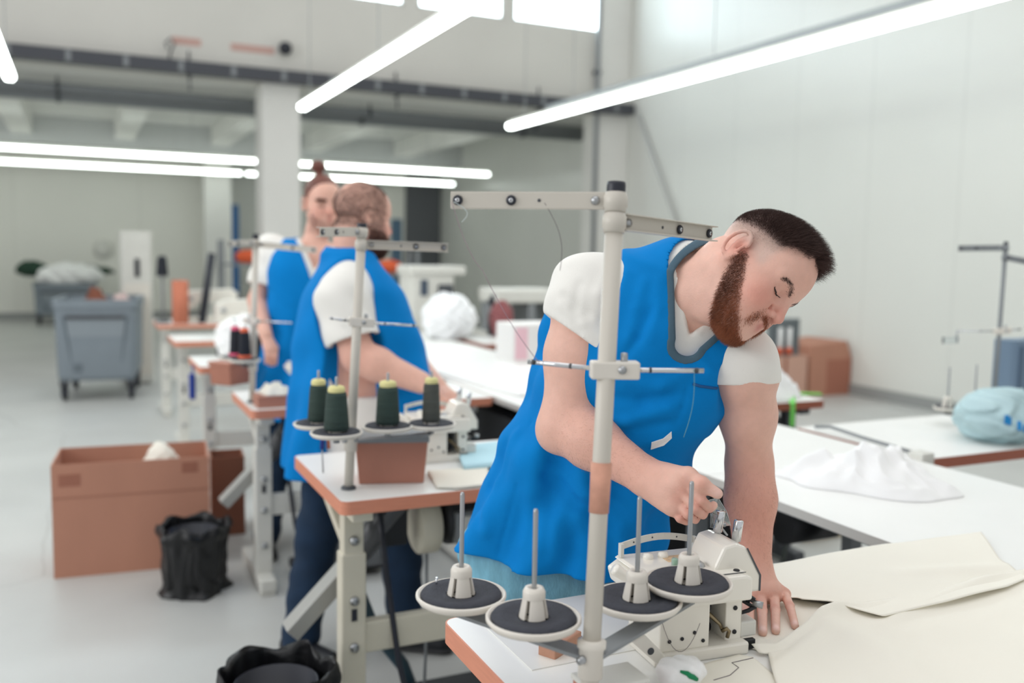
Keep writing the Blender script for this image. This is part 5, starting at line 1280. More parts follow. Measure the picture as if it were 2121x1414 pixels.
# drive parts hung under the tables belong to the tables
def under_table(tab, full=True):
    L = lambda p: Vector((np.asarray(p) - np.array(tab.location)).tolist())
    x0 = 0
    pc = MB().lathe([(0, -.035), (.080, -.035), (.090, -.028), (.090, .028), (.080, .035), (0, .035)], (.35, .30, .645), (1, 0, 0), 28).build('belt_guard', cream_metal, tab)
    MB().lathe([(0, 0), (.075, 0), (.085, .02), (.085, .16), (.06, .19), (0, .19)], (.40, .30, .66), (1, 0, 0), 20).build('motor', dark_metal, tab)
    MB().bx(.42, .50, .20, .26, .60, .70, .006).build('control_box', mid_grey, tab); MB().bx(.44, .48, .19, .205, .62, .69, .003).build('switch_box', pale_metal, tab)
    MB().bx(.30, .62, .24, .42, .735, .765).build('motor_bracket', dark_metal, tab)
    ch = MB().bar((-.08, .30, .36), (.12, .30, .56), .075, .05, .004).build('waste_chute', mat('galvanised grey', (176, 176, 172), .45, .3), tab)
    MB().tube([(.12, .30, .56), (.20, .30, .66), (.26, .30, .74), (.30, .30, .80)], [.035, .045, .05, .05], 12).build('chute_hose', mat('smoked plastic', (86, 88, 92), .3, alpha=1), tab)
    MB().tube([(.17, .22, .79), (.18, .16, .55), (.20, .10, .30), (.24, .02, .06), (.27, -.02, .012)], .009, 8).build('cable', black_plastic, tab)
    MB().tube([(.35, .28, .57), (.345, .26, .30), (.33, .24, .10)], .005, 6).build('treadle_rod', mid_grey, tab)
    MB().box((.45, .22, .07), (.34, .24, .02), .004, Matrix.Rotation(.25, 3, 'X')).build('treadle', dark_metal, tab)
    MB().bx(.52, .74, .24, .36, .52, .72, .008).build('drive_box', mat('dark slate casing', (58, 62, 68), .5), tab); MB().bx(.20, .28, .26, .32, .60, .79, .004).build('knee_plate', dark_metal, tab)  # dark clutter, added with the bar below to deepen the under-table shade
    MB().bx(.22, .80, .20, .34, .02, .06, .006).build('treadle_bar', dark_metal, tab)
    if full: MB().tube([(.14, .34, .45), (.20, .36, .30), (.30, .36, .16), (.34, .34, .04)], .022, 10).build('suction_hose', mat('petrol hose', (44, 70, 84), .5), tab)
for tb_ in (tabM, tabL): under_table(tb_, tb_ is tabM)
# stand, box and cones on the third table
baseL = onz(522, 833, TZ); dL = 4.06; zL = lambda py: dep(526, py, dL)[2]
plL = [onz(488, 742, 1.03), onz(507, 747, 1.03)]
standL = thread_stand('thread stand with two dark cones on the third table', baseL, dep(530, 484, dL), [(zL(502), dep(472, 505, 3.95) - dep(529, 502, dL)), (zL(505), dep(655, 518, 3.9) - dep(529, 505, dL))], zL(665), [dep(603, 672, 3.95) - dep(525, 668, dL), dep(480, 664, 4.1) - dep(525, 668, dL)], plL, pin=.15, r=.066, tray_z=1.0)
for p_, l_, col in zip(plL, ('black thread cone with a pink foot on the third table', 'black thread cone with an orange foot on the third table'), ((222, 80, 120), (228, 100, 60))):
    c = thread_cone(l_, p_ + np.array([0, 0, .012]), .026, .022, .115, black_thread, 'black cones on the third stand', mat('cone core %d' % col[0], col, .5))
    MB().lathe([(.028, 0), (.030, .008), (.027, .014)]).build('cone_foot', mat('cone core %d' % col[0], col), c)
tin('brown box under the third thread stand', onz(476, 800, TZ), onz(532, 790, TZ), .13, .10, brown_box)
t2 = thing('parts_tray', 'low brown tray heaped with cream offcuts on the third table', 'tray', onz(534, 846, TZ)); MB().bx(0, .17, 0, .13, 0, .05, .003).build('tray', brown_box, t2)
def heap(label, c, r, h_, m, cat='cloth', name='cloth_heap', seed=1, n=(64, 22), squash=1., ang=0., ridges=6):
    """crumpled cloth: a closed low mound with wandering folds"""
    nu, nv = n; u = np.linspace(0, 2 * math.pi, nu, endpoint=False)[None, :]; v = np.linspace(0, 1, nv)[:, None]; g_ = np.random.default_rng(seed)
    rim = 1 + .18 * np.sin(2 * u + seed) + .12 * np.sin(3 * u + 2.1 * seed) + .07 * np.sin(7 * u + seed); R_ = v * r * rim
    x, y = R_ * np.cos(u), R_ * np.sin(u) * squash; ca, sa = math.cos(ang), math.sin(ang); X, Y = ca * x - sa * y, sa * x + ca * y
    k = 3.6 / r; f = noise3((X * k, Y * k, np.full_like(X, seed)), seed); f2 = 1 - np.abs(noise3((X * k * .9 + 1.2 * f, Y * k * 1.8 - f, np.full_like(X, 2. * seed)), seed + 9)); f3 = 1 - np.abs(noise3((X * k * 2.6 + f, Y * k * 1.7 + 1.5 * f, np.full_like(X, 3. * seed)), seed + 5))
    Zz = h_ * (1 - v ** 2.2) * np.maximum(.12, .40 + .40 * np.maximum(f2, 0) ** 1.6 + .26 * np.maximum(f3, 0) ** 1.7 + .20 * f) + .010 * (1 - v) + .003
    Zz[-1] = .0005; V_ = np.concatenate([np.stack([X, Y, Zz], -1).reshape(-1, 3), [[0, 0, .0005]]]); F_ = []
    I = np.arange(nu * nv).reshape(nv, nu); F_ = np.stack([I[:-1], np.roll(I[:-1], -1, 1), np.roll(I[1:], -1, 1), I[1:]], -1).reshape(-1, 4)
    bot = np.stack([I[-1], np.roll(I[-1], -1), np.full(nu, nu * nv), np.full(nu, nu * nv)], -1)
    mb = MB(); mb.add(V_, [tuple(reversed(q)) for q in F_.tolist()] + [(int(a), int(b), int(c_)) for a, b, c_, _ in bot], True)
    o = mb.build(name, m, None, Vector([float(q) for q in c])); tag(o, label, cat); return o
heap('cream offcuts heaped in the low brown tray on the third table', onz(534, 846, TZ) + np.array([.085, .065, .051]), .075, .05, cream_cloth, seed=4, squash=.8)
MB()
wm = overlock('white overlock machine on the third table beside the standing person\'s hand', (tabL.location[0] + .24, tabL.location[1] + .34, TZ), -.08, False)
# ------------------------------------------------------------------ floor things on the left
def carton(label, c, w, d, h_, rz, m=cardboard, th=.006, flaps=(), tape=True):
    t = thing('cardboard_box', label, 'cardboard box', c, rz)
    b = MB().bx(0, w, 0, th, 0, h_).bx(0, w, d - th, d, 0, h_).bx(0, th, th, d - th, 0, h_).bx(w - th, w, th, d - th, 0, h_).bx(th, w - th, th, d - th, 0, th); b.build('body', m, t)
    if tape:
        MB().bx(.03, .03 + .09, -.0015, 0, h_ - .10, h_ - .045).build('label_patch', cardboard_dark, t); MB().bx(w - .12, w - .05, -.0015, 0, h_ - .07, h_ - .02).build('label_patch', cardboard_dark, t)
        MB().bx(.0, w, -.0012, 0, h_ * .70, h_ * .70 + .008).build('crease', mat('carton crease', (168, 118, 98), .9), t)
    for f in flaps: f(t)
    return t
p0 = onz(112, 1199, 0); p1 = onz(455, 1166, 0); rz = math.atan2(p1[1] - p0[1], p1[0] - p0[0])
bigbox = carton('large open cardboard box on the floor at the left', p0, .675, .38, .525, rz)
q0 = onz(452, 1112, 0); carton('smaller brown carton behind the large cardboard box', q0 + np.array([-.03, .02, 0]), .17, .20, .42, rz, mat('darker cardboard', (150, 100, 80), .85), tape=False)
def bin_bag(label, c, r, h_, seed, name='waste_bin'):
    t = thing(name, label, 'bin', c)
    nu, nv = 96, 40; u = np.linspace(0, 2 * math.pi, nu, endpoint=False)[None, :]; v = np.linspace(0, 1, nv)[:, None]
    rr = r * (.86 + .14 * v) * (1 + .035 * np.sin(5 * u + seed) + .03 * np.sin(9 * u + 4 * v + seed) + .022 * np.sin(17 * u - 6 * v) ); rr = rr + r * .10 * np.exp(-((v - .90) / .08) ** 2) * (1 + .5 * np.sin(7 * u + seed)) + r * .10 * np.exp(-(v / .06) ** 2) * (1 + np.sin(4 * u + seed))
    z = h_ * v + .012 * np.sin(6 * u + seed) * v + .0 * u
    rr = rr * (1 + .05 * noise3((np.cos(u) * 5 + 0 * v, np.sin(u) * 5 + 0 * v, v * 7 + 0 * u), int(seed * 7)))
    P1 = np.stack([rr * np.cos(u), rr * np.sin(u), z], -1); w_ = np.linspace(0, 1, 14)[1:, None]
    ri = rr[-1:] * (1 - .05 - .10 * w_ - .06 * np.sin(6 * u + 3 * w_) - .05 * np.sin(11 * u + 9 * w_) * w_); zi = z[-1:] - h_ * .85 * w_ ** 1.3 + .012 * np.sin(w_ * 3.14) + .01 * np.sin(9 * u + 5 * w_)
    P2 = np.stack([ri * np.cos(u), ri * np.sin(u), zi], -1); P = np.concatenate([P1, P2]); m_ = P.shape[0]
    I = np.arange(nu * m_).reshape(m_, nu); F_ = np.stack([I[:-1], np.roll(I[:-1], -1, 1), np.roll(I[1:], -1, 1), I[1:]], -1).reshape(-1, 4)
    mb = MB().add(P.reshape(-1, 3), F_.tolist(), True); mb.f.append(tuple(int(k) for k in I[-1])); mb.sm.append(False); mb.f.append(tuple(int(k) for k in I[0][::-1])); mb.sm.append(False)
    mb.build('bag_liner', bag_black, t); MB().lathe([(r * .70, .004), (r * .76, h_ * .9), (r * .72, h_ * .9), (r * .66, .012), (0, .012), (0, .004)]).build('bucket', black_plastic, t); return t
bin_bag('black bagged waste bin in front of the large cardboard box', onz(403, 1222, 0), .145, .305, 1.)
bb = dep(572, 1405, 2.46); bin_bag('black bagged waste bin at the bottom edge beside the second table\'s leg', (bb[0], bb[1], 0), .148, .40, 2.6)
# ------------------------------------------------------------------ wheeled tub
def wheeled_tub(label, c, rz, w=.72, d=1.0, h_=.95, sc_=1.):
    t = thing('wheeled_tub', label, 'laundry cart', c, rz); z0 = .20
    def ring(x0, x1, y0, y1, z, r): return [(x, y, z) for x, y in rrect(x0, x1, y0, y1, r, 4)]
    i = .018; rings = [ring(i + .02, w - i - .02, i + .02, d - i - .02, z0, .05), ring(i, w - i, i, d - i, z0 + .04, .06), ring(.0, w, .0, d, h_ - .08, .07), ring(-.015, w + .015, -.015, d + .015, h_ - .08, .07), ring(-.015, w + .015, -.015, d + .015, h_, .07), ring(.02, w - .02, .02, d - .02, h_, .05), ring(i + .03, w - i - .03, i + .03, d - i - .03, z0 + .05, .05)]
    n = len(rings[0]); vs = [p for r_ in rings for p in r_]; fs = []
    for a in range(len(rings) - 1):
        for k in range(n): fs.append((a * n + k, a * n + (k + 1) % n, (a + 1) * n + (k + 1) % n, (a + 1) * n + k))
    fs.append(tuple(range(n))[::-1]); fs.append(tuple((len(rings) - 1) * n + k for k in range(n)))
    MB().add(vs, fs).build('tub', bin_grey, t)
    # recessed front panel, drawn by a raised frame
    fr = MB(); pts = [(.09, h_ - .16), (w - .09, h_ - .16), (w - .15, z0 + .17), (.15, z0 + .17)]
    tilt = lambda x, z: (x, .040 - .040 * (z - z0 - .04) / (h_ - .12 - z0) - .006, z)
    for a, b in zip(pts, pts[1:] + pts[:1]): fr.bar(tilt(*a), tilt(*b), .022, .022, .004)
    fr.build('panel_frame', bin_dark, t)
    MB().add([tilt(*p) for p in pts] + [tuple(np.add(tilt(*p), (0, -.003, 0))) for p in pts], [(0, 1, 2, 3), (7, 6, 5, 4), (0, 4, 5, 1), (1, 5, 6, 2), (2, 6, 7, 3), (3, 7, 4, 0)]).build('front_panel', mat('tub panel', (138, 147, 154), .45), t)
    MB().bar(tilt(.11, h_ - .165), tilt(w - .11, h_ - .165), .05, .035, .004).build('grip', dark_grey, t)
    MB().bx(.16, .24, .005, .03, z0 + .09, z0 + .17, .005).build('latch', bin_dark, t)
    for x in (.07, w - .07):
        for y in (.10, d - .10):
            f = MB().bx(x - .04, x + .04, y - .05, y + .05, .155, .20, .006).bx(x - .032, x - .026, y - .02, y + .05, .05, .16).bx(x + .026, x + .032, y - .02, y + .05, .05, .16).build('castor', dark_grey, t)
            MB().lathe([(.02, -.022), (.068, -.022), (.075, -.012), (.075, .012), (.068, .022), (.02, .022)], (x, y + .03, .075), (1, 0, 0), 20).build('wheel', black_plastic, f)
    return t
tub = wheeled_tub('slate grey wheeled plastic tub standing at the left', (-.245, 9.70, 0), math.atan2(-.247, .72) * .35, .74, 1.0, .985)
heap('brown cloth heap showing over the rim of the grey wheeled tub', ony(200, 606, 10.3) * [1, 1, 0] + np.array([0, 0, .88]), .14, .19, mat('brown cloth', (136, 84, 66), .9), seed=5)
heap('pale pink cloth in the grey wheeled tub', ony(252, 616, 10.3) * [1, 1, 0] + np.array([0, 0, .88]), .10, .14, mat('pale pink cloth', (220, 196, 192), .9), seed=8)
cart2 = wheeled_tub('dark grey wheeled tub by the far wall', (-.78, 18.9, 0), 0, 1.05, .9, .78)
def pillow(label, c, rx, ry, rz_, m, name='fabric_bundle', cat='fabric', seed=1, rot=0.):
    g = Grid(np.array([-rx, -ry, -rz_]) * 1.35, np.array([rx, ry, rz_]) * 1.35, max(rx, ry, rz_) / 26); ball(g, (0, 0, 0), (rx, ry, rz_), 0); sl, p = g.sub(g.lo, g.hi)
    k = (2.6 if name != 'plastic_bag' else 4.4) / max(rx, ry); g.d += (max(rx, ry) * .10 * noise3((p[0] * k, p[1] * k, p[2] * k * 1.4), seed) + max(rx, ry) * .03 * np.sin(p[0] * k * 5 + 3 * np.sin(p[2] * k * 3))).astype(np.float32)
    g.d = np.maximum(g.d, (-rz_ * .82 - p[2]) * np.ones_like(g.d)).astype(np.float32); V_, F_ = skin_grid(g, 2); V_[:, 2] += rz_ * .82; ca, sa = math.cos(rot), math.sin(rot); V_ = V_ @ np.array([[ca, sa, 0], [-sa, ca, 0], [0, 0, 1]])
    o = mesh_np(name, V_, F_, m); o.location = Vector([float(v) for v in c]); tag(o, label, cat); return o
cb_ = np.array([-.30, 19.3, .72])
pillow('white fabric bundle on top of the far dark tub', cb_ + [.12, -.1, .0], .60, .30, .22, white_cloth, seed=3)
pillow('dark green fabric bundle at the left end of the far dark tub', cb_ + [-.50, .30, .16], .30, .22, .17, mat('dark green fabric', (40, 66, 52), .9), seed=6)
pillow('dark green fabric roll at the back of the far dark tub', cb_ + [.50, .35, .20], .40, .14, .09, MATS['dark green fabric'], seed=9)
pillow('cream cloth offcuts lying in the large open cardboard box', p0 * [1, 1, 0] + np.array([.46 * math.cos(rz) - .19 * math.sin(rz), .46 * math.sin(rz) + .19 * math.cos(rz), .008]), .125, .10, .31, cream_cloth, 'cloth_bundle', 'cloth', seed=2)
# white steam cabinet beyond the tub
cab = thing('machine_cabinet', 'tall narrow white machine cabinet with a dark slot, behind the grey tub', 'cabinet', (.40, 10.72, 0))
MB().bx(0, .31, 0, .4, .02, 1.66, .012).build('body', pale_metal, cab); MB().bx(.135, .185, -.012, 0, 1.17, 1.37, .012).build('handle', black_plastic, cab); MB().bx(.02, .29, -.004, 0, .10, 1.10, .003).build('door', stand_plastic, cab)
wd = thing('wall_fitting', 'small round white fitting on the far wall above the tub', 'wall fitting', ony(214, 516, YB - .005)); MB().lathe([(0, -.06), (.16, -.055), (.19, -.02), (.19, 0)], axis=(0, 1, 0)).build('cover', pale_metal, wd)
rk = thing('upright_rack', 'tall blue upright beyond the left white column', 'rack', (ony(488, 500, 18.5)[0], 18.5, 0)); MB().bx(-.06, .06, -.05, .05, 0, 2.32, .01).build('post', mat('blue paint', (20, 92, 150), .5), rk); MB().bx(-.14, .14, -.14, .14, 0, .02).build('foot_plate', MATS['blue paint'], rk)
rk2 = thing('upright_rack', 'tall grey blue upright beside the reaching person\'s face', 'rack', (ony(822, 500, 18.5)[0], 18.5, 0)); MB().bx(-.12, .10, -.05, .05, 0, 2.15, .01).build('post', mat('grey blue paint', (84, 112, 136), .5), rk2); MB().bx(-.2, .2, -.14, .14, 0, .02).build('foot_plate', MATS['grey blue paint'], rk2)
# ------------------------------------------------------------------ long white tables down the middle
def long_table(label, y0, y1, dark=False):
    t = thing('cutting_table', label, 'table', (1.775, y0, 0), 0, 'long white cutting tables'); L = y1 - y0; w = .815
    MB().bx(0, w, 0, L, TZ - .026, TZ, .003).build('tabletop', mat('cutting table laminate', (240, 240, 237), .35, noise=.015, nscale=4), t)
    MB().bx(-.002, 0, 0, L, TZ - .027, TZ - .001).bx(w, w + .002, 0, L, TZ - .027, TZ - .001).build('edging', mat('pale grey edging', (206, 203, 197), .5), t)
    for x in (.12, w - .12): MB().bx(x - .02, x + .02, .05, L - .05, TZ - .07, TZ - .026).build('side_rail', mid_grey, t)
    for y in (.12, L - .12):
        for x in (.06, w - .06): MB().bx(x - .025, x + .025, y - .025, y + .025, 0, TZ - .09).build('leg', mid_grey, t)
    if dark: MB().bx(.04, w - .04, dark[0] - y0, dark[1] - y0, .10, TZ - .10).build('cabinet', mat('under-table black', (38, 40, 44), .7), t)
    return t
long_table('white cutting table nearest the right front corner, under the crumpled white cloth', .30, 2.30, (.55, 1.80))
long_table('white cutting table in the middle of the long white row', 2.303, 4.80, (2.95, 4.6))  # black block added to darken the space beneath this table
long_table('white cutting table at the far end of the long white row', 4.803, 8.05)
bd = MB().box((0, 0, .009), (.62, 1.2, .018), .003).build('board', mat('white board', (244, 244, 242), .35), None, Vector((2.12, 4.5, TZ)), (0, 0, .1)); tag(bd, 'loose white board lying on the middle cutting table behind the leaning person', 'board')
heap('crumpled white cloth lying on the nearest cutting table', onz(1800, 998, TZ), .285, .105, white_cloth, seed=11, n=(170, 60), squash=.62, ang=-.72)
# ------------------------------------------------------------------ right-hand tables
tabC = sewing_table('red brown edged table at the right, carrying the teal bag', (2.615, 2.205, 0), 1.12, .63, edge_brown, mid_grey)
tabD = sewing_table('small red brown edged table behind the leaning person\'s arm, with green straps', (2.62, 3.33, 0), .64, .62, edge_brown, dark_grey, None, False)
tabE = sewing_table('brown edged table far back at the right of the white row', (2.70, 6.2, 0), 1.12, .65, edge_brown, mid_grey, None, False)
# swing arm clamp on the corner
ck = thing('swing_gauge', 'grey swing arm gauge clamped to the right table\'s corner', 'gauge', onz(1908, 950, TZ))
MB().bx(-.03, .03, -.03, .03, -.05, .025, .004).build('clamp', pale_metal, ck); e = onz(1700, 886, TZ + .012) - onz(1908, 950, TZ); MB().tube([Vector((0, 0, .014)), Vector((e * .55).tolist()) + Vector((0, 0, .012)), Vector((e * .9).tolist()) + Vector((0, 0, .016)), Vector((e * 1.02).tolist()) + Vector((-.02, 0, .004))], .007, 8).build('arm', mid_grey, ck)
# teal plastic bag with blue letters
tb_c = onz(2062, 908, TZ)
pillow('pale teal plastic bag with blue lettering on the right table', tb_c, .21, .145, .105, teal_film, 'plastic_bag', 'bag', seed=21, rot=.35)
bag = bpy.data.objects['plastic_bag']; bv = np.array([v.co for v in bag.data.vertices]) + np.array(bag.location); bn = np.array([v.normal for v in bag.data.vertices])
lm = MB()
for k, (x, y) in enumerate(((2080, 872), (2094, 876), (2107, 880), (2118, 885))):
    a, n_ = on_skin(x, y, bv, bn); n_ = Vector(n_.tolist()); R = n_.to_track_quat('Z', 'Y').to_matrix(); lm.box(Vector((a - np.array(tb_c)).tolist()) + n_ * .001, (.014, .034 - .004 * (k % 2), .003), .0008, R)
lm.build('lettering', logo_blue, bag)
# thin stand at the right
bR = onz(2056, 868, TZ); dR = 3.97; zR = lambda py: dep(2075, py, dR)[2]
plR = [onz(1962, 846, .90), onz(2018, 838, .90)]
thread_stand('thin thread stand with two arms near the right edge', bR, dep(2084, 500, dR), [(zR(513), dep(1984, 514, dR) - dep(2082, 513, dR)), (zR(532), dep(2150, 546, dR - .1) - dep(2082, 532, dR))], zR(686), [dep(1985, 686, dR) - dep(2071, 686, dR), dep(2116, 682, dR) - dep(2071, 686, dR)], plR, pin=.17, r=.055, pole_m=mid_grey, pr=.009, tray_z=.872)
hk2 = thing('tension_unit', 'small clear thread tension unit at the left of the thin stand', 'tension unit', dep(1970, 704, dR)); MB().bar((-.05, 0, 0), (.04, 0, 0), .012, .03, .003).build('body', clear, hk2); MB().tube([(.03, 0, -.01), (.035, 0, .045)], .004, 8).build('hook', steel, hk2)
cr = thing('plastic_crate', 'blue grey plastic crate cut off by the right edge', 'crate', onz(2093, 862, TZ)); MB().prism(rrect(0, .32, 0, .12, .03), 0, .335, 'z').build('body', mat('blue grey plastic', (112, 134, 156), .5), cr)
for k in range(4): MB().bx(.03 + .07 * k, .05 + .07 * k, -.008, 0, .03, .31).build('rib', mat('dark blue grey plastic', (84, 104, 126), .5), cr)
fq = dep(1590, 738, 9.75); fr = thing('display_frame', 'dark grey framed unit with two white tubes seen beyond the leaning person\'s face', 'frame', fq); w_ = .37; fr.scale = (1.15, 1.15, 1.6)
# cartons against the right wall
t = thing('cardboard_box', 'pinkish brown carton with a sloping top against the right wall', 'cardboard box', (fq[0] + .55, fq[1] - .05, 0)); 
MB().prism([(0, 0), (.60, 0), (.60, .40), (.52, .60), (0, .56)], 0, .6, 'y', .004).build('body', cardboard, t); MB().bx(.24, .59, -.002, 0, .02, .40).build('shaded_side', mat('shaded side brown', (170, 112, 92), .85), t)  # darker brown paints the box's shaded side onto its front
t = thing('cardboard_box', 'paler carton beside the sloping carton at the right wall', 'cardboard box', (fq[0] - .06, fq[1] - .06, 0)); MB().bx(0, .56, 0, .6, 0, fq[2] - .001, .004).build('body', mat('pale cardboard', (206, 164, 146), .85), t); MB().bx(.24, .28, -.002, 0, .0, fq[2] - .002).build('tape', cardboard_dark, t)
MB().bx(0, w_, 0, .03, .21, .25, .008).bx(w_ - .03, w_, 0, .03, 0, .25, .008).bx(0, .03, 0, .03, 0, .25, .008).bx(0, w_, 0, .03, 0, .02).bx(.03, w_ - .03, .02, .028, .02, .21).build('housing', mat('slate housing', (110, 118, 122), .5), fr)
for x in (.13, .24):
    r_ = MB().cyl((x, -.01, .055), (x, -.01, .19), .022).build('roll', white_cloth, fr); MB().cyl((x, -.01, .015), (x, -.01, .055), .03, .026).build('roll_foot', orange_cloth, r_)
# green straps and white cloth on the small table
heap('white cloth heap on the small table behind the leaning person\'s sleeve', onz(1600, 822, TZ), .16, .15, white_cloth, seed=31, squash=.8)
st = thing('strap', 'bright green strap hanging over the edge of the small table', 'strap', onz(1640, 818, TZ)); q = np.array(st.location)
s_ = MB().bar((-.02, 0, .012), Vector((onz(1700, 818, TZ) - q).tolist()) + Vector((0, 0, .006)), .03, .008).build('strap_length', green_tape, st); e = Vector((onz(1638, 838, TZ) - q).tolist()); MB().bar(Vector((0, 0, .012)), e + Vector((0, -.012, .004)), .026, .004).bar(e + Vector((0, -.014, .01)), e + Vector((.0, -.016, -.10)), .026, .004, 0, (0, 1, 0)).build('strap_tail', green_tape, st)
# clutter on the far tables behind the reaching person
def dpt(px, py, z=TZ): return onz(px, py, z)
c = dpt(928, 700); pillow('big white plastic sack on the far brown edged table', c, .24, .20, .19, mat('white sack', (240, 241, 243), .5, bump=.4, bscale=14), 'sack', 'sack', seed=41)
bx_ = thing('carton_stack', 'white box with a pink print standing behind the leaning person\'s back', 'box', dpt(1062, 752)); MB().bx(0, .34, 0, .26, 0, .24, .006).build('body', mat('white carton', (242, 240, 238), .7), bx_); MB().bx(.015, .10, -.002, 0, .02, .22).build('pink_print', pink_paper, bx_)
ms = thing('flatbed_machine', 'pale grey low machine with open legs behind the white box', 'machine', dpt(1028, 690) * [1, 1, 0]); MB().bx(0, .62, 0, .4, 1.08, 1.20, .02).build('cover', pale_metal, ms)
for x in (.05, .34, .57): MB().bx(x - .03, x + .03, .02, .38, .83, 1.08).build('support', mid_grey, ms)
MB().bx(-.05, .70, -.05, .45, .79, .83).build('bench', pale_metal, ms)
for x in (0, .60): MB().bx(x, x + .05, 0, .05, 0, .79).build('leg', mid_grey, ms)
sb2 = thing('spray_bottle', 'black bottle standing in front of the pale grey machine', 'bottle', dpt(1019, 694)); MB().lathe([(0, 0), (.035, 0), (.038, .01), (.038, .16), (.02, .2), (.015, .2), (.016, .26), (.02, .27), (.018, .33), (0, .335)]).build('body', black_plastic, sb2); MB().bx(-.04, .02, -.01, .01, .26, .30, .004).build('trigger', black_plastic, sb2)
m4 = thing('control_cabinet', 'pale machine cabinet with a dark grey screen right of the reaching person', 'machine', dpt(893, 692) * [1, 1, 0] + np.array([.0, .5, 0])); MB().bx(0, .40, 0, .35, 0, 1.32, .02).bx(-.02, .50, -.02, .37, 1.30, 1.38, .015).build('body', pale_metal, m4); MB().bx(.08, .15, -.006, 0, 1.12, 1.26, .006).build('screen', mat('slate screen', (72, 84, 100), .3), m4); MB().bx(.24, .38, -.03, 0, 1.05, 1.22, .01).build('dial_panel', dark_grey, m4)
m4b = pillow('red and dark cloth bundle beside the pale machine cabinet', np.array([3.06, 6.70, TZ]), .09, .1, .17, mat('dusky red cloth', (140, 84, 86), .9), seed=43)
for k, (px, py, col, lab_) in enumerate(((806, 566, (226, 102, 62), 'orange red cap on the rack beside the reaching person\'s beard'), (512, 545, (222, 110, 72), 'orange red cloth by the blue upright, left of the standing person'))):
    d_ = 12.0; pos = dep(px, py, d_); o = pillow(lab_, pos, .16, .12, .10, mat('cap orange', (226, 102, 62), .85), seed=51 + k)
    sh_ = thing('rack_shelf', ['grey rack shelf carrying the orange red cap', 'grey rack shelf carrying the orange red cloth'][k], 'rack', (pos[0], pos[1], 0)); MB().bx(-.35, .35, -.2, .2, pos[2] - .03, pos[2]).build('shelf', mid_grey, sh_)
    for x in (-.33, .33): MB().bx(x - .02, x + .02, -.18, -.14, 0, pos[2] + .3).bx(x - .02, x + .02, .14, .18, 0, pos[2] + .3).build('upright', mid_grey, sh_)
# machines and goods on the far left tables
def flat_machine(label, loc, s=1.):
    t = thing('sewing_machine', label, 'sewing machine', loc); b = lambda *a: MB().bx(*[v * s for v in a[:6]], .012)
    MB().prism([(0, 0), (.46 * s, 0), (.46 * s, .26 * s), (.42 * s, .30 * s), (.06 * s, .28 * s), (0, .25 * s), (0, .12 * s), (.08 * s, .12 * s), (.10 * s, .17 * s), (.33 * s, .18 * s), (.34 * s, .05 * s), (0, .04 * s)], 0, .14 * s, 'y', .006).build('body', machine_white, t)
    MB().lathe([(0, 0), (.06, 0), (.065, .01), (.065, .03), (.05, .04), (0, .04)], (.46 * s, .07, .2 * s), (1, 0, 0)).build('hand_wheel', dark_grey, t); MB().cyl((.04 * s, .07 * s, .0), (.04 * s, .07 * s, .13 * s), .006).build('needle_bar', steel, t)
    MB().lathe([(0, .02), (.018, .02), (.02, 0)], (.05 * s, 0, .21 * s), (0, -1, 0)).build('tension_dial', steel, t); return t
flat_machine('white sewing machine on the fourth table of the left column', (1.02, 5.62, TZ))
flat_machine('white sewing machine on the fifth table of the left column', (.92, 7.15, TZ))
flat_machine('white sewing machine on the farthest table of the left column', (.85, 8.75, TZ))
pillow('bright white fabric bundle on the fourth table of the left column', (.93, 5.95, TZ), .19, .17, .15, white_cloth, seed=61)
pillow('white fabric bundle on the fifth table, beside the standing person\'s arm', (1.64, 7.30, TZ), .20, .2, .17, white_cloth, seed=63)
b4 = thing('fabric_roll', 'orange brown fabric roll standing on the farthest left table', 'roll', (.80, 8.62, TZ)); MB().lathe([(.02, 0), (.07, 0), (.07, .38), (.02, .38)], n=24).build('roll', mat('terracotta cloth', (200, 122, 96), .85), b4)
b5 = thing('fabric_roll', 'dark slanting fabric roll standing on the farthest left table', 'roll', (.98, 8.62, TZ)); MB().tube([(0, 0, 0), (.10, .05, .62)], .035, 12).build('roll', black_plastic, b5)
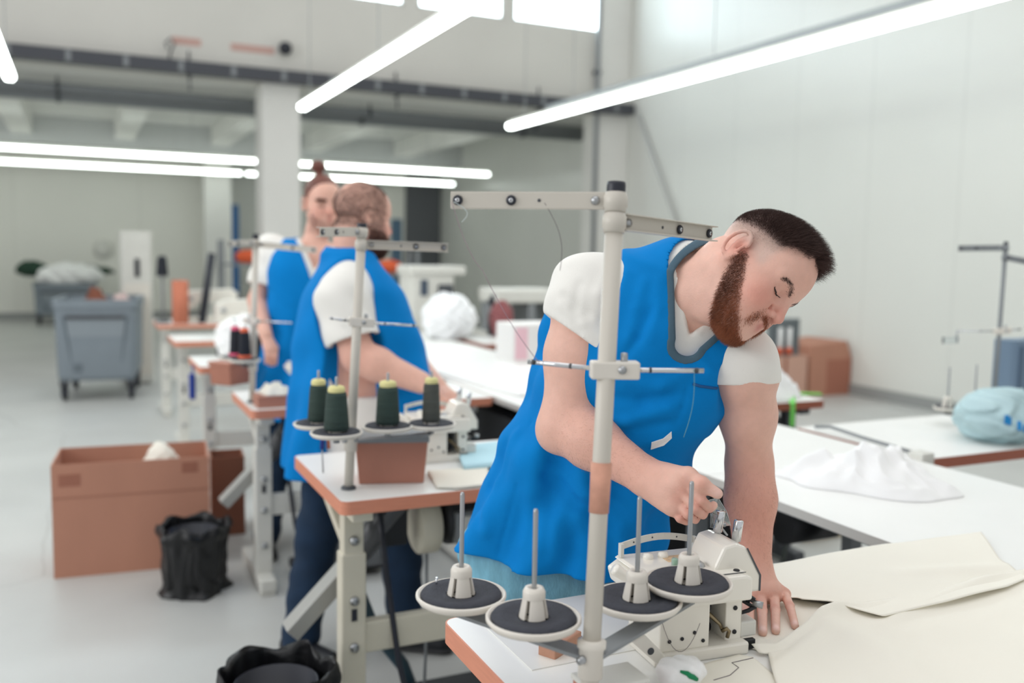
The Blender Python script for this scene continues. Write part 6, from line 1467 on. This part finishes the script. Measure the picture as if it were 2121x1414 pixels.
for k, (x, y, lab_) in enumerate(((.66, 8.7, 'dark cone on a spindle on the farthest left table'), (.80, 6.0, 'dark blue cone on the fourth left table'), (.94, 5.53, 'black cone standing at the front of the fourth left table'))):
    thread_cone(lab_, (x, y, TZ + (.42 if k == 0 else 0)), .05 if k == 0 else .035, .04 if k == 0 else .028, .16, black_thread, core=black_plastic)
sp_ = thing('spool_spindle', 'thin grey spindle carrying the dark cone on the farthest left table', 'stand', (.66, 8.7, TZ)); MB().cyl((0, 0, 0), (0, 0, .418), .01).lathe([(0, .41), (.05, .41), (.05, .418), (0, .418)]).build('post', mid_grey, sp_); MB().lathe([(0, 0), (.06, 0), (.06, .02), (0, .02)]).build('foot', dark_grey, sp_)
bt = thing('scissors_pouch', 'blue pouch hanging from the fourth table\'s left edge', 'pouch', (.585, 5.60, .62)); MB().bx(-.02, .012, 0, .07, 0, .15, .01).build('pouch', mat('deep blue cloth', (30, 60, 150), .8), bt); MB().bx(-.004, .004, .02, .05, .15, .20).build('loop', MATS['deep blue cloth'], bt)
# cable and pedal on the floor beyond the machine
cbm = MB().tube([Vector(onz(*q).tolist()) for q in ((1640, 1062, .72), (1636, 1090, .62), (1628, 1130, .42), (1618, 1175, .2), (1600, 1230, .012), (1560, 1260, .012))], .008, 8).build('power_cable', mat('dark green cable', (34, 56, 52), .5)); tag(cbm, 'dark cable hanging from the white table behind the left forearm', 'cable')
mo = thing('table_motor', 'dark motor slung under the white table behind the leaning person\'s forearm', 'motor', dep(1670, 1080, 2.9)); MB().cyl((-.10, 0, 0), (.10, 0, 0), .06, n=20).build('casing', dark_metal, mo); MB().bx(-.05, .05, -.05, .05, .05, .16).build('bracket', dark_metal, mo)
pd = thing('floor_pedal', 'beige foot pedal on the floor seen beneath the white table', 'pedal', onz(1660, 1125, 0)); MB().prism([(0, 0), (.34, 0), (.34, .05), (.0, .12)], 0, .2, 'y', .01).build('pedal', mat('beige plastic', (196, 184, 158), .5), pd); MB().bx(.34, .40, .03, .17, 0, .04, .006).build('hinge', dark_grey, pd)
